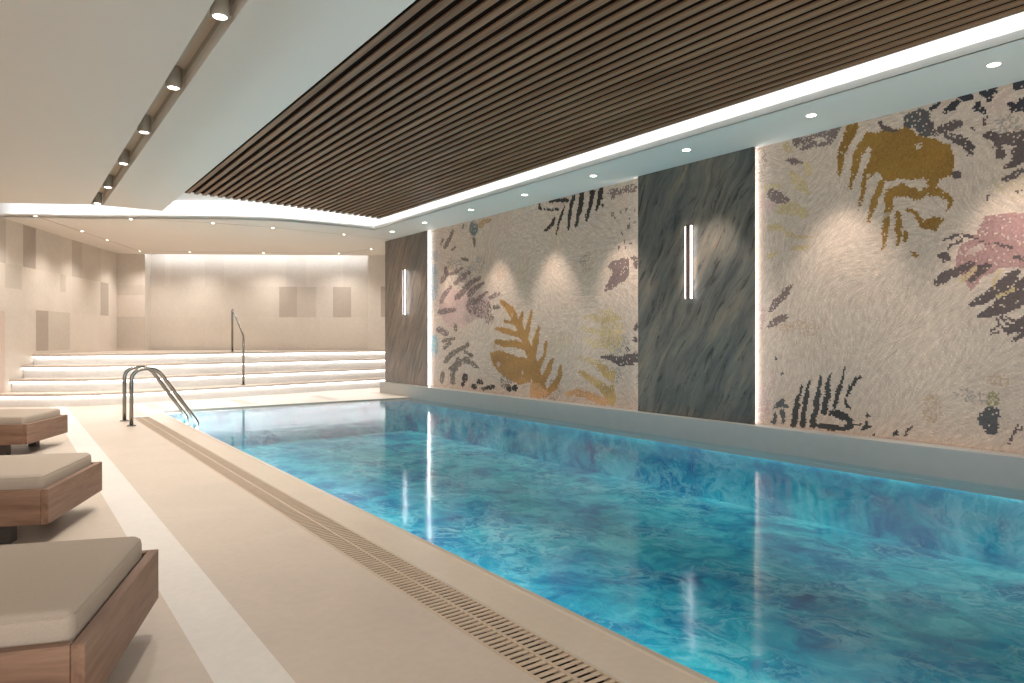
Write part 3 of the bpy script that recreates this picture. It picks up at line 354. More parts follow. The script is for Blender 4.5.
def m_pool():
    """blue green quartzite pool lining: cloudy patches, drifting streaks and pale veins"""
    k = NT('turquoise marble pool lining'); v = k.coords((1.35, 1.1, 1.35), (0, 0, .5))
    def warp(vec, scale, amt, det=5):
        w = k.n('ShaderNodeTexNoise'); w.inputs['Scale'].default_value = scale; w.inputs['Detail'].default_value = det; k.l(vec, w.inputs['Vector'])
        a = k.n('ShaderNodeMixRGB', blend_type='LINEAR_LIGHT'); a.inputs[0].default_value = amt; k.l(vec, a.inputs[1]); k.l(w.outputs[1], a.inputs[2]); return a.outputs[0]
    v1 = warp(v, 1.6, .25); v2 = warp(v1, 5, .1)
    n1 = k.noise(v2, 2.2, 9, .66, .5); n0 = k.noise(v, .7, 3, .5)
    base = k.ramp(n1, [(.26, lin(10, 98, 140)), (.40, lin(20, 142, 182)), (.52, lin(54, 182, 204)), (.63, lin(104, 214, 224)), (.74, lin(40, 158, 200))])
    base = k.mix(base, k.ramp(n0, [(.35, (.62, .8, .92, 1)), (.65, (1.1, 1.08, 1.02, 1))]), 1, 'MULTIPLY')
    va = k.ramp(k.noise(v2, 2.0, 5, .55, .6), [(.455, (0, 0, 0, 1)), (.5, (.85, .85, .85, 1)), (.545, (0, 0, 0, 1))])
    vb = k.ramp(k.noise(v2, 4.6, 6, .6, .8), [(.46, (0, 0, 0, 1)), (.5, (.7, .7, .7, 1)), (.54, (0, 0, 0, 1))])
    msk = k.ramp(k.noise(v, 1.0, 4, .6), [(.42, (.04, .04, .04, 1)), (.62, (1, 1, 1, 1))])
    return k.bsdf(k.mix(base, lin(160, 226, 232), k.mix(k.mix(va, vb, 1, 'LIGHTEN'), msk, 1, 'MULTIPLY')), .6, spec=.1)
M['pool'] = m_pool()

def m_water():
    k = NT('clear pool water'); v = k.coords((1, 1, 1))
    h = k.noise(v, 2.6, 2, .5, .3)
    nb = k.bump(h, .05, .05)
    fr = k.n('ShaderNodeFresnel'); fr.inputs[0].default_value = 1.3; k.l(nb, fr.inputs['Normal'])
    gl = k.n('ShaderNodeBsdfGlossy'); gl.inputs['Roughness'].default_value = .095; k.l(nb, gl.inputs['Normal'])
    tr = k.n('ShaderNodeBsdfTransparent'); tr.inputs[0].default_value = (.84, .96, .98, 1)
    mx = k.n('ShaderNodeMixShader'); k.l(fr.outputs[0], mx.inputs[0]); k.l(tr.outputs[0], mx.inputs[1]); k.l(gl.outputs[0], mx.inputs[2])
    k.l(mx.outputs[0], k.out.inputs[0]); return k.m
M['water'] = m_water()

# ---- mesh builders
def obj(name, bm, mat, parent=None, smooth=False):
    me = bpy.data.meshes.new(name)
    bmesh.ops.recalc_face_normals(bm, faces=bm.faces[:])
    if smooth:
        for f in bm.faces: f.smooth = True
    bm.to_mesh(me); bm.free()
    if mat: me.materials.append(mat)
    o = bpy.data.objects.new(name, me); C.objects.link(o)
    if parent: o.parent = parent
    return o

def tag(o, label, cat, kind=None, group=None):
    o['label'] = label
    o['category'] = cat
    if kind: o['kind'] = kind
    if group: o['group'] = group
    return o

def thing(name, label, cat, loc=(0, 0, 0), rz=0, group=None):
    e = bpy.data.objects.new(name, None); C.objects.link(e)
    e.empty_display_size = .1; e.location = loc; e.rotation_euler = (0, 0, rz)
    return tag(e, label, cat, None, group)

def add_box(bm, x0, x1, y0, y1, z0, z1, bevel=0, seg=2):
    r = bmesh.ops.create_cube(bm, size=1)
    bmesh.ops.scale(bm, vec=(x1-x0, y1-y0, z1-z0), verts=r['verts'])
    bmesh.ops.translate(bm, vec=((x0+x1)/2, (y0+y1)/2, (z0+z1)/2), verts=r['verts'])
    if bevel:
        es = list({e for v in r['verts'] for e in v.link_edges})
        bmesh.ops.bevel(bm, geom=es, offset=bevel, segments=seg, affect='EDGES', profile=.5)
    return bm

def box(*a, **k): return add_box(bmesh.new(), *a, **k)

def add_prism(bm, poly, z0, z1):
    b = [bm.verts.new((x, y, z0)) for x, y in poly]; t = [bm.verts.new((x, y, z1)) for x, y in poly]
    bm.faces.new(b[::-1]); bm.faces.new(t); n = len(poly)
    for i in range(n): bm.faces.new((b[i], b[(i+1) % n], t[(i+1) % n], t[i]))
    return bm

def add_tube(bm, pts, r, seg=12, cap=True):
    pts = [Vector(p) for p in pts]; rings = []; up = None
    for i, p in enumerate(pts):
        d = (pts[min(i+1, len(pts)-1)] - pts[max(i-1, 0)]).normalized()
        if up is None: up = d.orthogonal().normalized()
        up = (up - d*up.dot(d)).normalized(); s = d.cross(up)
        rings.append([bm.verts.new(p + (up*math.cos(2*PI*k/seg) + s*math.sin(2*PI*k/seg))*r) for k in range(seg)])
    for a, b in zip(rings, rings[1:]):
        for k in range(seg): bm.faces.new((a[k], a[(k+1) % seg], b[(k+1) % seg], b[k]))
    if cap: bm.faces.new(rings[0][::-1]); bm.faces.new(rings[-1])
    return bm

def add_lathe(bm, prof, seg=20, at=(0, 0, 0)):
    rings = []
    for r, z in prof:
        if r < 1e-6: rings.append([bm.verts.new((at[0], at[1], at[2]+z))])
        else: rings.append([bm.verts.new((at[0]+r*math.cos(2*PI*k/seg), at[1]+r*math.sin(2*PI*k/seg), at[2]+z)) for k in range(seg)])
    for a, b in zip(rings, rings[1:]):
        for k in range(seg):
            q = [a[k % len(a)], a[(k+1) % len(a)], b[(k+1) % len(b)], b[k % len(b)]]
            q = [x for i, x in enumerate(q) if x not in q[:i]]
            if len(q) > 2: bm.faces.new(q)
    return bm

def smooth_path(pts, n=8):
    """Catmull-Rom through the points"""
    P = [Vector(p) for p in pts]; P = [P[0]*2-P[1]] + P + [P[-1]*2-P[-2]]; out = []
    for i in range(1, len(P)-2):
        for k in range(n):
            t = k/n; a, b, c, d = P[i-1:i+3]
            out.append(.5*((2*b)+(c-a)*t+(2*a-5*b+4*c-d)*t*t+(3*b-a-3*c+d)*t**3))
    out.append(P[-2]); return out

def fillet(pts, rad, n=8):
    """polyline with its inner corners rounded"""
    P = [Vector(p) for p in pts]; out = [P[0]]
    for i in range(1, len(P)-1):
        a = (P[i-1]-P[i]); b = (P[i+1]-P[i]); r = min(rad[i-1] if isinstance(rad, (list, tuple)) else rad, a.length*.49, b.length*.49)
        p0 = P[i]+a.normalized()*r; p2 = P[i]+b.normalized()*r
        for k in range(n+1):
            t = k/n; out.append(p0*(1-t)**2+P[i]*2*t*(1-t)+p2*t*t)
    out.append(P[-1]); return out

def tiled(name, quads, mat, parent=None):
    """mesh of coloured quads: each (four corners, rgba)"""
    me = bpy.data.meshes.new(name); vs = []; fs = []; cols = []
    for q, c in quads:
        fs.append(tuple(range(len(vs), len(vs)+4))); vs += [tuple(p) for p in q]; cols += list(c)
    me.from_pydata(vs, [], fs)
    at = me.attributes.new('tile_color', 'FLOAT_COLOR', 'FACE'); at.data.foreach_set('color', cols)
    bm = bmesh.new(); bm.from_mesh(me); bmesh.ops.remove_doubles(bm, verts=bm.verts[:], dist=1e-5); bm.to_mesh(me); bm.free()
    me.materials.append(mat); o = bpy.data.objects.new(name, me); C.objects.link(o)
    if parent: o.parent = parent
    return o

rnd = random.Random(7)
def vary(c, a): k = 1+rnd.uniform(-a, a); return tuple(x*k for x in c[:3])+(1,)

# ---------------------------------------------------------------- plan of the room
WA = Vector((-5.904, .5635)); WB = Vector((1.832, 16.593))       # left wall, runs oblique to the pool
PL, PR, PFAR, PNEAR = 1.69, 5.47, 10.45, -2.0                    # pool edges
XM, XP = 5.63, 5.565                                             # mural plane, pillar face
wdir = (WB-WA).normalized(); wnorm = Vector((-wdir.y, wdir.x))   # pointing out of the room

def side(p): return (Vector(p[:2])-WA).dot(wnorm)                # >0 is beyond the left wall
def clip_left(pts):
    out = []
    for a, b in zip(pts, pts[1:]):
        sa, sb = side(a), side(b)
        if sa > 0 and sb <= 0:
            t = sa/(sa-sb); out.append(tuple(a[i]+(b[i]-a[i])*t for i in range(2)))
        elif sa <= 0: out.append(tuple(a))
    out.append(tuple(pts[-1])); return out

# ---------------------------------------------------------------- floor
BEIGE, STRIP, PALE = lin(204, 188, 171), lin(226, 218, 209), lin(228, 219, 208)
fq = []
def fl(x0, x1, y0, y1, c, a=.0, z=0): fq.append((((x0, y0, z), (x1, y0, z), (x1, y1, z), (x0, y1, z)), vary(c, a)))
ys = [-2.5+1.2*i for i in range(20)]
for i, y0 in enumerate(ys):
    y1 = y0+1.2
    for x0, x1 in ((-7.6, -6.4), (-6.4, -5.2), (-5.2, -4), (-4, -2.8), (-2.8, -1.6), (-1.6, -.4), (-.4, .48)):
        fl(x0, x1, y0, y1, BEIGE, .03)
    if y1 <= 11.9+1e-6: fl(.48, .672, y0, y1, STRIP, .008)
    else: fl(.48, .672, y0, y1, PALE, .01)
    fl(.672, 1.25, y0, y1, BEIGE, .02)
xs = [1.44, 1.63, 1.80, 2.85, 3.03, 4.17, 4.37, 5.33, 5.53, 6.7]
for j, (x0, x1) in enumerate(zip(xs, xs[1:])):
    for y0, y1 in ((PFAR+.0, 10.75), (10.75, 11.75), (11.75, 17)):
        fl(x0, x1, y0, y1, BEIGE if (j % 2 and y0 == 10.75) else PALE, .012)
fl(1.25, 1.44, 9.9, 17, BEIGE, .01); fl(1.44, 1.69, 10.2, PFAR, PALE)
fl(1.25, 1.44, -2.5, -2.0, BEIGE); fl(1.44, 6.7, -2.5, -2.0, BEIGE)
floor = tag(tiled('floor', fq, M['deck']), 'beige stone deck with a pale stripe running beside the pool', 'floor', 'structure')

# ---------------------------------------------------------------- pool basin, coping, water
bm = bmesh.new(); ZB = -.56
def quad(bm, *p): bm.faces.new([bm.verts.new(q) for q in p])
quad(bm, (PL, PNEAR, ZB), (PR+.03, PNEAR, ZB), (PR+.03, PFAR, ZB), (PL, PFAR, ZB))
quad(bm, (PL, PNEAR, ZB), (PL, PFAR, ZB), (PL, PFAR, -.06), (PL, PNEAR, -.06))
quad(bm, (PR+.03, PNEAR, ZB), (PR+.03, PFAR, ZB), (PR+.03, PFAR, -.052), (PR+.03, PNEAR, -.052))
quad(bm, (PL, PFAR, ZB), (PR+.03, PFAR, ZB), (PR+.03, PFAR, -.03), (PL, PFAR, -.03))
quad(bm, (PL, PNEAR, ZB), (PR+.03, PNEAR, ZB), (PR+.03, PNEAR, -.001), (PL, PNEAR, -.001))
bmesh.ops.remove_doubles(bm, verts=bm.verts[:], dist=1e-4)
tag(obj('pool_basin', bm, M['pool']), 'pool basin lined with cloudy turquoise marble', 'pool', 'structure')
bm = bmesh.new(); quad(bm, (PL-.01, PNEAR, -.014), (PR, PNEAR, -.014), (PR, PFAR, -.014), (PL-.01, PFAR, -.014))
tag(obj('pool_water', bm, M['water']), 'still turquoise water filling the pool', 'water', 'stuff')

ul = thing('pool_fill_light', 'white unseen strip light added under the pool rim to brighten the water', 'strip light')  # unseen glowing strips added along both long sides to brighten the pool
obj('light_strip', box(PL+.002, PL+.012, -1.9, 10.3, -.13, -.10), M['fill_pool'], ul)
obj('light_strip', box(PR+.012, PR+.024, -1.9, 10.3, -.066, -.056), M['fill_pool_right'], ul)
# coping: flat stone with a shallow rounded nose dipping to the water
cq = []; prof = [(1.445, 0), (1.625, 0), (1.635, .004), (1.65, .001), (1.672, -.004), (1.688, -.016), (1.69, -.06)]
yy = [-2+1.22*i for i in range(10)] + [10.2]
for a, b in zip(yy, yy[1:]):
    c = vary(lin(208, 192, 172), .015)
    for (xa, za), (xb, zb) in zip(prof, prof[1:]):
        cq.append((((xa, a, za), (xb, a, zb), (xb, b, zb), (xa, b, za)), c))
tag(tiled('trim_1', cq, M['coping']), 'beige stone coping between drain grating and pool water', 'coping', 'structure')

bm = box(PL-.25, PR, PFAR-.012, PFAR+.02, -.05, -.0005)
tag(obj('trim_5', bm, M['rim']), 'beige stone rim at the far end of the pool below the steps', 'pool rim', 'structure')
# drain gutter and grating
g = thing('drain_grating', 'beige slotted drain grating running along the pool coping', 'drain', (1.345, 0, 0))
bm = bmesh.new()
for x in (-.092, .0, .092): add_box(bm, x-.006, x+.006, -1.9, 9.88, -.02, .001)
obj('rail', bm, M['grate'], g)
bm = bmesh.new(); y = -1.88
while y < 9.86:
    add_box(bm, -.087, -.006, y, y+.013, -.005, 0); add_box(bm, .006, .087, y, y+.013, -.005, 0); y += .03
sl = obj('grating_bars', bm, M['grate'], g)
bm = bmesh.new(); add_box(bm, -.097, .097, -2.0, 9.9, -.12, -.06)
obj('gutter', bm, M['gutter'], g)
bm = bmesh.new(); add_box(bm, -.0975, -.094, -2, 9.9, -.12, -.001); add_box(bm, .094, .0985, -2, 9.9, -.12, -.001)
obj('gutter_side', bm, M['gutter'], g)

# ledge under the murals
bm = bmesh.new(); add_box(bm, PR, XM+.02, -2.4, 11.6, -.05, .2, .004); add_box(bm, PR+.0005, PR+.008, -2.0, PFAR-.02, -.085, -.051)  # thin hanging lip added to screen the added right-hand pool strip
tag(obj('trim_2', bm, M['ledge']), 'grey stone ledge rising from the water under the mosaics', 'ledge', 'structure')

# ---------------------------------------------------------------- right wall
bm = bmesh.new(); add_box(bm, XM+.03, 6.75, -2.4, 11.58, 0, 3.1)
tag(obj('wall_right', bm, M['ledge']), 'solid wall behind the mosaics and stone panels', 'wall', 'structure')

# ---------------------------------------------------------------- murals
SRGB = dict(base=(189, 164, 146), pink=(186, 152, 142), pink2=(162, 121, 114), teal=(122, 150, 156), bluegrey=(140, 148, 152), brown=(112, 94, 82),
            mauve=(120, 98, 92), mauvedark=(92, 76, 72), slate=(108, 108, 104), slatedark=(86, 80, 78), tan=(166, 128, 90), gold=(160, 114, 62),
            gold2=(180, 144, 92), golddark=(140, 100, 44), palegold=(186, 158, 118), orange=(190, 140, 96), black=(48, 38, 32), charcoal=(62, 56, 52),
            navy=(52, 48, 52), olive=(150, 136, 98))
def mural(name, label, y0, y1, step, leaves, seed, swirls, strips):
    z0, z1 = .2, ZC; rs = np.random.RandomState(seed)
    ny, nz = int(round((y1-y0)/step)), int(round((z1-z0)/step))
    ye = np.linspace(y0, y1, ny+1); ze = np.linspace(z0, z1, nz+1)
    Y, Z = np.meshgrid((ye[1:]+ye[:-1])/2, (ze[1:]+ze[:-1])/2)          # nz x ny
    L = lambda n: np.array(lin(*SRGB[n])[:3])
    base = L('base'); col = np.ones((nz, ny, 3))*base
    # broad tonal drift of the stone grain
    def field(sc):
        a = np.zeros_like(Y)
        for _ in range(9):
            kx, kz = rs.normal(0, sc, 2); a += np.sin(kx*Y+kz*Z+rs.uniform(0, 6.3))
        return a/4
    t = field(2.2)[..., None]
    col *= 1+.05*t*np.array([1, .9, .75])
    # swirling courses of grain laid round many centres
    cy, cz = rs.uniform(y0, y1, swirls), rs.uniform(z0, z1, swirls)
    d = np.full(Y.shape, 9.); 
    for a, b in zip(cy, cz): d = np.minimum(d, np.hypot(Y-a, Z-b)*rs.uniform(.8, 1.2))
    d += .03*field(9)
    course = np.sin(d*2*PI/.075)
    col *= (1+.03*course)[..., None]
    ang = .9*field(3.5)+1.2*field(1.2)
    white = rs.normal(0, 1, Y.shape); grain = np.zeros(Y.shape)
    ii, jj = np.meshgrid(np.arange(Y.shape[0]), np.arange(Y.shape[1]), indexing='ij')
    for t_ in range(-2, 3):
        grain += white[(ii+np.rint(t_*np.sin(ang)).astype(int)) % Y.shape[0], (jj+np.rint(t_*np.cos(ang)).astype(int)) % Y.shape[1]]
    grain /= 2.24; grain = .7*grain+.5*white
    col *= np.clip(1+.075*grain, .78, 1.28)[..., None]
    pale = rs.rand(*Y.shape) < .09; col[pale] *= 1.13
    # leaves: look positions up through a jitter so that their outlines step like laid stones
    jy = Y+rs.normal(0, step*.32, Y.shape)+.007*field(30); jz = Z+rs.normal(0, step*.32, Y.shape)+.007*field(30)
    tone = 1+.09*rs.normal(0, 1, Y.shape)+.14*field(11)
    worn = field(20); worn2 = field(45)
    for _ in range(int(26*(y1-y0)/4.7)):
        a, b, ra, rb = rs.uniform(y0, y1), rs.choice([rs.uniform(z0, 1.1), rs.uniform(1.7, z1)]), rs.uniform(.08, .3), rs.uniform(.06, .2)
        m = (((Y-a)/ra)**2+((Z-b)/rb)**2+.5*worn < .7) & (rs.rand(*Y.shape) < .42)
        col[m] = col[m]*.45+.55*L(['tan', 'brown', 'palegold', 'pink', 'slate'][rs.randint(5)])
    for cn, sp, pts in leaves:
        p = np.array(pts); m = (jy > p[:, 0].min()-.05) & (jy < p[:, 0].max()+.05) & (jz > p[:, 1].min()-.05) & (jz < p[:, 1].max()+.05)
        if not m.any(): continue
        qy, qz = jy[m], jz[m]; ins = np.zeros(qy.shape, bool)
        for (ax, ay), (bx, by) in zip(pts, pts[1:]+pts[:1]):
            if ay == by: continue
            c = ((ay > qz) != (by > qz)) & (qy < (bx-ax)*(qz-ay)/(by-ay)+ax); ins ^= c
        sub = np.zeros(Y.shape, bool); sub[m] = ins; sub &= rs.rand(*Y.shape) > sp*.75
        k_ = np.where((worn[sub] > 1.15) | (worn2[sub] > 1.5), .55, 0.)[:, None]
        if cn in ('black', 'charcoal'): k_ = k_*0
        col[sub] = col[sub]*k_+(1-k_)*L(cn)*np.clip(tone[sub], .65, 1.4)[:, None]
    vy, vz = np.meshgrid(ye, ze); n = (ny+1)*(nz+1)
    co = np.zeros((n, 3)); co[:, 0] = XM; co[:, 1] = vy.ravel(); co[:, 2] = vz.ravel()
    idx = np.arange(n).reshape(nz+1, ny+1)
    f = np.stack([idx[:-1, :-1], idx[1:, :-1], idx[1:, 1:], idx[:-1, 1:]], -1).reshape(-1, 4)
    # edge return so that the slab of mosaic has thickness
    me = bpy.data.meshes.new('mosaic')
    ring = [(XM, y0, z0), (XM, y1, z0), (XM, y1, z1), (XM, y0, z1)]; back = [(XM+.028, b, c) for a, b, c in ring]
    co = np.vstack([co, np.array(ring+back)])
    ex = [(n+i, n+(i+1) % 4, n+4+(i+1) % 4, n+4+i) for i in range(4)] + [(n+4, n+5, n+6, n+7)]
    f = np.vstack([f, np.array(ex)]); nf = len(f)
    me.vertices.add(len(co)); me.vertices.foreach_set('co', co.astype(np.float32).ravel())
    me.loops.add(nf*4); me.loops.foreach_set('vertex_index', f.ravel().astype(np.int32))
    me.polygons.add(nf); me.polygons.foreach_set('loop_start', np.arange(0, nf*4, 4, dtype=np.int32))
    me.update(calc_edges=True)
    at = me.attributes.new('tile_color', 'FLOAT_COLOR', 'FACE')
    cc = np.ones((nf, 4)); cc[:nz*ny, :3] = col.reshape(-1, 3); cc[nz*ny:, :3] = base
    at.data.foreach_set('color', cc.astype(np.float32).ravel())
    me.materials.append(M['mosaic'])
    root = thing(name, label, 'mural', (0, 0, 0))
    o = bpy.data.objects.new('mosaic', me); C.objects.link(o); o.parent = root
    for a, b in strips: obj('edge_light', box(XM-.038, XM-.014, a, b, z0+.01, z1-.01), M['led_mural'], root)
    return root
mural('mosaic_mural', 'pale mosaic mural of golden and mauve fern leaves between the two stone panels', 5.250, 10.032, .016, LEAVES_LEFT, 3, 34, ((5.254, 5.264), (10.020, 10.027)))
mural('mosaic_mural', 'large beige mosaic mural with pink leaf and golden palm, right of the dark stone panel', -.87, 3.881, .0115, LEAVES_RIGHT, 5, 40, ((3.868, 3.878),))

# ---------------------------------------------------------------- stone panels and sconces
def stone_panel(label, y0, y1, mat, rebate=0):
    bm = box(XP, XP+.024, y0, y1, .2, ZC, .002); add_box(bm, XP+.0242, XM+.028, y0+rebate, y1-rebate, .2, ZC)
    return tag(obj('stone_panel', bm, mat), label, 'wall panel')
stone_panel('dark green grey veined stone panel between the two mosaics', 3.838, 5.293, M['slate_dark'], .049)
stone_panel('brown grey streaked stone panel at the far end beside the stairs', 10.011, 11.58, M['slate_brown'], .024)

def sconce(label, y, z0, z1):
    s = thing('wall_sconce', label, 'wall lamp', (XP, y, z0)); h = z1-z0
    obj('backplate', box(-.02, 0, -.03, .03, .0, h, .002), M['darkleg'], s)
    for sgn in (-1, 1):
        a, b = sorted((sgn*.016, sgn*.040)); obj('diffuser', box(-.040, -.018, a, b, .004, h-.004, .003), M['lamp_cool'], s)
    obj('front_bar', box(-.0425, -.0405, -.027, .027, -.006, h+.006, .003), M['bar'], s)
    return s
sconce('slim vertical sconce with brown bar on the dark stone panel', 4.57, 1.392, 2.135)
sconce('slim vertical sconce on the brown stone panel near the stairs', 10.77, 1.40, 2.18)

# ---------------------------------------------------------------- left and back walls (panels of stone tile)
def wall_cells(A, Bp, z0, z1, special, base, rows, width, seed):
    """quads for a wall from A to B; tile rows with random widths, special rectangles on top of them"""
    A, Bp = Vector(A[:2]), Vector(Bp[:2]); L = (Bp-A).length; u = (Bp-A)/L; r = random.Random(seed); out = []
    ss = sorted({0, L} | {round(x, 3) for sp in special for x in sp[:2] if 0 < x < L}); extra = []
    zs = sorted({z0, z1} | {z for z in rows if z0 < z < z1} | {z for sp in special for z in sp[2:4] if z0 < z < z1})
    grid = {}
    for za, zb in zip(zs, zs[1:]):
        row = max([i for i, z in enumerate([-9]+list(rows)) if z <= za+1e-4])
        rr = random.Random(seed*31+row); cuts = [0]
        while cuts[-1] < L: cuts.append(cuts[-1]+rr.choice(width))
        tones = [rr.uniform(.955, 1.03) for _ in cuts]
        edges = sorted(set(ss) | {c for c in cuts if 0 < c < L})
        for sa, sb in zip(edges, edges[1:]):
            sm, zm = (sa+sb)/2, (za+zb)/2; i = max(j for j, c in enumerate(cuts) if c <= sm)
            c = tuple(x*tones[i] for x in base[:3])+(1,)
            for s0, s1, q0, q1, cc in special:
                if s0 <= sm <= s1 and q0 <= zm <= q1: c = cc
            pa, pb = A+u*sa, A+u*sb
            out.append((((pa.x, pa.y, za), (pb.x, pb.y, za), (pb.x, pb.y, zb), (pa.x, pa.y, zb)), c))
    return out
TILE, DK, MD, MD2, PK = lin(217, 206, 194), lin(180, 167, 155), lin(194, 182, 170), lin(205, 194, 182), lin(210, 190, 178)
ROWS = (.15, .79, 1.45, 2.11)
q = wall_cells(WA, WB, 0, ZC+.01, [(13.99, 14.39, 2.11, 2.9, DK), (15.69, 16.11, 2.11, 2.9, MD), (16.11, 16.97, 2.11, 2.9, MD2), (16.95, 17.35, 1.45, 2.11, DK),
     (14.39, 14.81, .79, 1.45, DK), (14.81, 15.61, .79, 1.45, MD2), (13.3, 13.5, 2.11, 2.9, MD), (13.47, 13.96, 1.75, 2.11, MD2), (15.23, 15.45, 1.8, 2.11, MD2), (13.0, 13.47, .0, 1.4, PK)], TILE, ROWS, (.42, .62, .84, 1.2), 4)
tag(tiled('wall_left', q, M['walltile']), 'oblique beige wall of large stone tiles on the left', 'wall', 'structure')
P145, P368, P388 = Vector((2.316, 16.304)), Vector((6.224, 13.782)), Vector((6.66, 13.52))
bn = Vector((.5422, .8402))*.25; R0, R1 = P145+bn, P368+bn
q = wall_cells(WB, P145, 0, 2.9, [(0, .6, .79, 1.45, MD2), (0, .6, 1.9, 2.11, MD2)], TILE, ROWS, (.9,), 9)
q += wall_cells(P145, R0, 0, 3.0, [], TILE, ROWS, (.9,), 2) + wall_cells(R1, P368, 0, 3.0, [], TILE, ROWS, (.9,), 2)
q += wall_cells(R0, R1, 0, 3.05, [(0, .3, 2.11, 3.1, MD2), (1.14, 1.54, 2.11, 3.1, MD2), (2.71, 3.09, 1.45, 2.11, DK), (3.09, 3.5, 1.45, 2.11, MD), (3.86, 4.25, 1.45, 2.11, DK), (4.25, 4.51, 1.45, 2.11, MD2),
     (0, .45, .79, 1.45, MD2), (.45, 1.14, .79, 1.45, MD2)], lin(210, 199, 187), ROWS, (.42, .8, 1.1), 6)
q += wall_cells(P368, P388, 0, 2.9, [(.27, .5, 1.45, 2.11, DK)], TILE, ROWS, (.9,), 2)
q += wall_cells(P388, (6.66, 11.58), 0, 2.9, [], TILE, ROWS, (.9,), 3)
tag(tiled('wall_back', q, M['walltile']), 'beige tiled wall with a lit recess above the stair platform', 'wall', 'structure')

# ---------------------------------------------------------------- stairs
NOS = [[(-.243,12.429),(0,12.326),(.48,12.025),(1.087,11.83),(2.193,11.952),(3.33,12.175),(4.68,12.49),(6.088,12.763),(6.65,12.82)],
       [(-.253,12.931),(0,12.808),(.499,12.506),(1.124,12.236),(2.273,12.389),(3.443,12.587),(4.808,12.83),(6.22,13.039),(6.65,13.045)],
       [(-.262,13.37),(0,13.217),(.515,12.891),(1.158,12.607),(2.343,12.771),(3.556,13.0),(4.935,13.171),(6.329,13.268),(6.65,13.26)],
       [(-.271,13.81),(0,13.613),(.531,13.288),(1.204,13.08),(2.413,13.153),(3.655,13.361),(5.044,13.462),(6.417,13.452),(6.65,13.43)]]
NZ = [.186, .377, .57, .737]
curves = [clip_left([tuple(p)[:2] for p in smooth_path([(x, y, 0) for x, y in c], 6)]) for c in NOS]
st = thing('staircase', 'wide white stone steps with lit risers at the far end', 'stairs')
def shift(c, d):   # move a nosing line back (away from the pool)
    out = []
    for i, p in enumerate(c):
        a, b = Vector(c[max(i-1, 0)]), Vector(c[min(i+1, len(c)-1)]); t = (b-a).normalized(); n = Vector((-t.y, t.x)); out.append(tuple(Vector(p)+n*d))
    return out
def ribbon(bm, c0, c1, z0, z1):
    """closed band between two lines of equal length, from z0 to z1"""
    rows = [[bm.verts.new((x, y, z)) for x, y in c] for c, z in ((c0, z0), (c1, z0), (c1, z1), (c0, z1))]
    for a, b in zip(rows, rows[1:]+rows[:1]):
        for i in range(len(a)-1): bm.faces.new((a[i], a[i+1], b[i+1], b[i]))
    for i in (0, -1): bm.faces.new([r[i] for r in rows])
    return bm
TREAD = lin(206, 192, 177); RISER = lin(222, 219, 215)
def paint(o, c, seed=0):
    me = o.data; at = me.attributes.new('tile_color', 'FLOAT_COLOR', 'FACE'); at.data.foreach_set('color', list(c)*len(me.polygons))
TH = .035
for i, c in enumerate(curves):
    z = NZ[i]
    depth = .72 if i < 3 else 1.15
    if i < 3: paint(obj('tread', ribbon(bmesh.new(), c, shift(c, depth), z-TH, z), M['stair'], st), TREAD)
    else:
        n = len(c); bm = bmesh.new()
        poly = c + [(6.65, 13.55), (6.224, 13.80), (6.30, 13.95), (2.40, 16.45), (2.3, 16.31), (1.84, 16.60)]
        poly = [p for p in poly]
        add_prism(bm, poly, z-TH, z); bmesh.ops.triangulate(bm, faces=[f for f in bm.faces if len(f.verts) > 4])
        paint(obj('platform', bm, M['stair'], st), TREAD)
    zl = 0 if i == 0 else NZ[i-1]
    cr = shift(c, .045)
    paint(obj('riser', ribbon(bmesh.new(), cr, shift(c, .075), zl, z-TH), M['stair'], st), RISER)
    obj('light_strip', ribbon(bmesh.new(), shift(c, .018), shift(c, .032), z-TH-.007, z-TH), M['led_stair'], st)

# ---------------------------------------------------------------- stair handrail
hr = thing('stair_handrail', 'slender steel handrail rising with the lit steps', 'handrail', (0, 0, 0))
b0, b1 = Vector((3.279, 12.39, .186)), Vector((3.463, 13.86, .737))
pts = [b0, b0+Vector((0, 0, .86)), b1+Vector((0, 0, .83)), b1]
obj('rail_tube', add_tube(bmesh.new(), fillet(pts, .09, 6), .019), M['steel'], hr, True)
for b in (b0, b1): obj('flange', add_lathe(bmesh.new(), [(0, .012), (.03, .012), (.04, .006), (.042, 0), (0, 0)], 16, tuple(b)), M['steel'], hr)

# ---------------------------------------------------------------- pool handrails
def grab(label, y):
    s = thing('pool_handrail', label, 'handrail', (1.124, y, 0))
    pts = [(0, 0, 0), (0, 0, .36), (.012, 0, .44), (.05, 0, .535), (.11, 0, .60), (.175, 0, .628), (.235, 0, .613), (.30, 0, .56), (.69, 0, .0), (.78, 0, -.12)]
    pp = fillet([(0, 0, 0), (0, 0, .63), (.255, 0, .66), (.70, 0, -.01), (.70, 0, -.5)], [.24, .13, .05], 10)
    obj('rail_tube', add_tube(bmesh.new(), pp, .021, 14), M['steel'], s, True)
    obj('flange', add_lathe(bmesh.new(), [(.021, .016), (.036, .014), (.05, .007), (.052, 0), (.021, 0)], 20), M['steel'], s)
    return s
grab('steel pool handrail on the deck, the one nearer the stairs', 9.468)
grab('steel pool handrail on the deck, the one nearer the loungers', 8.886)

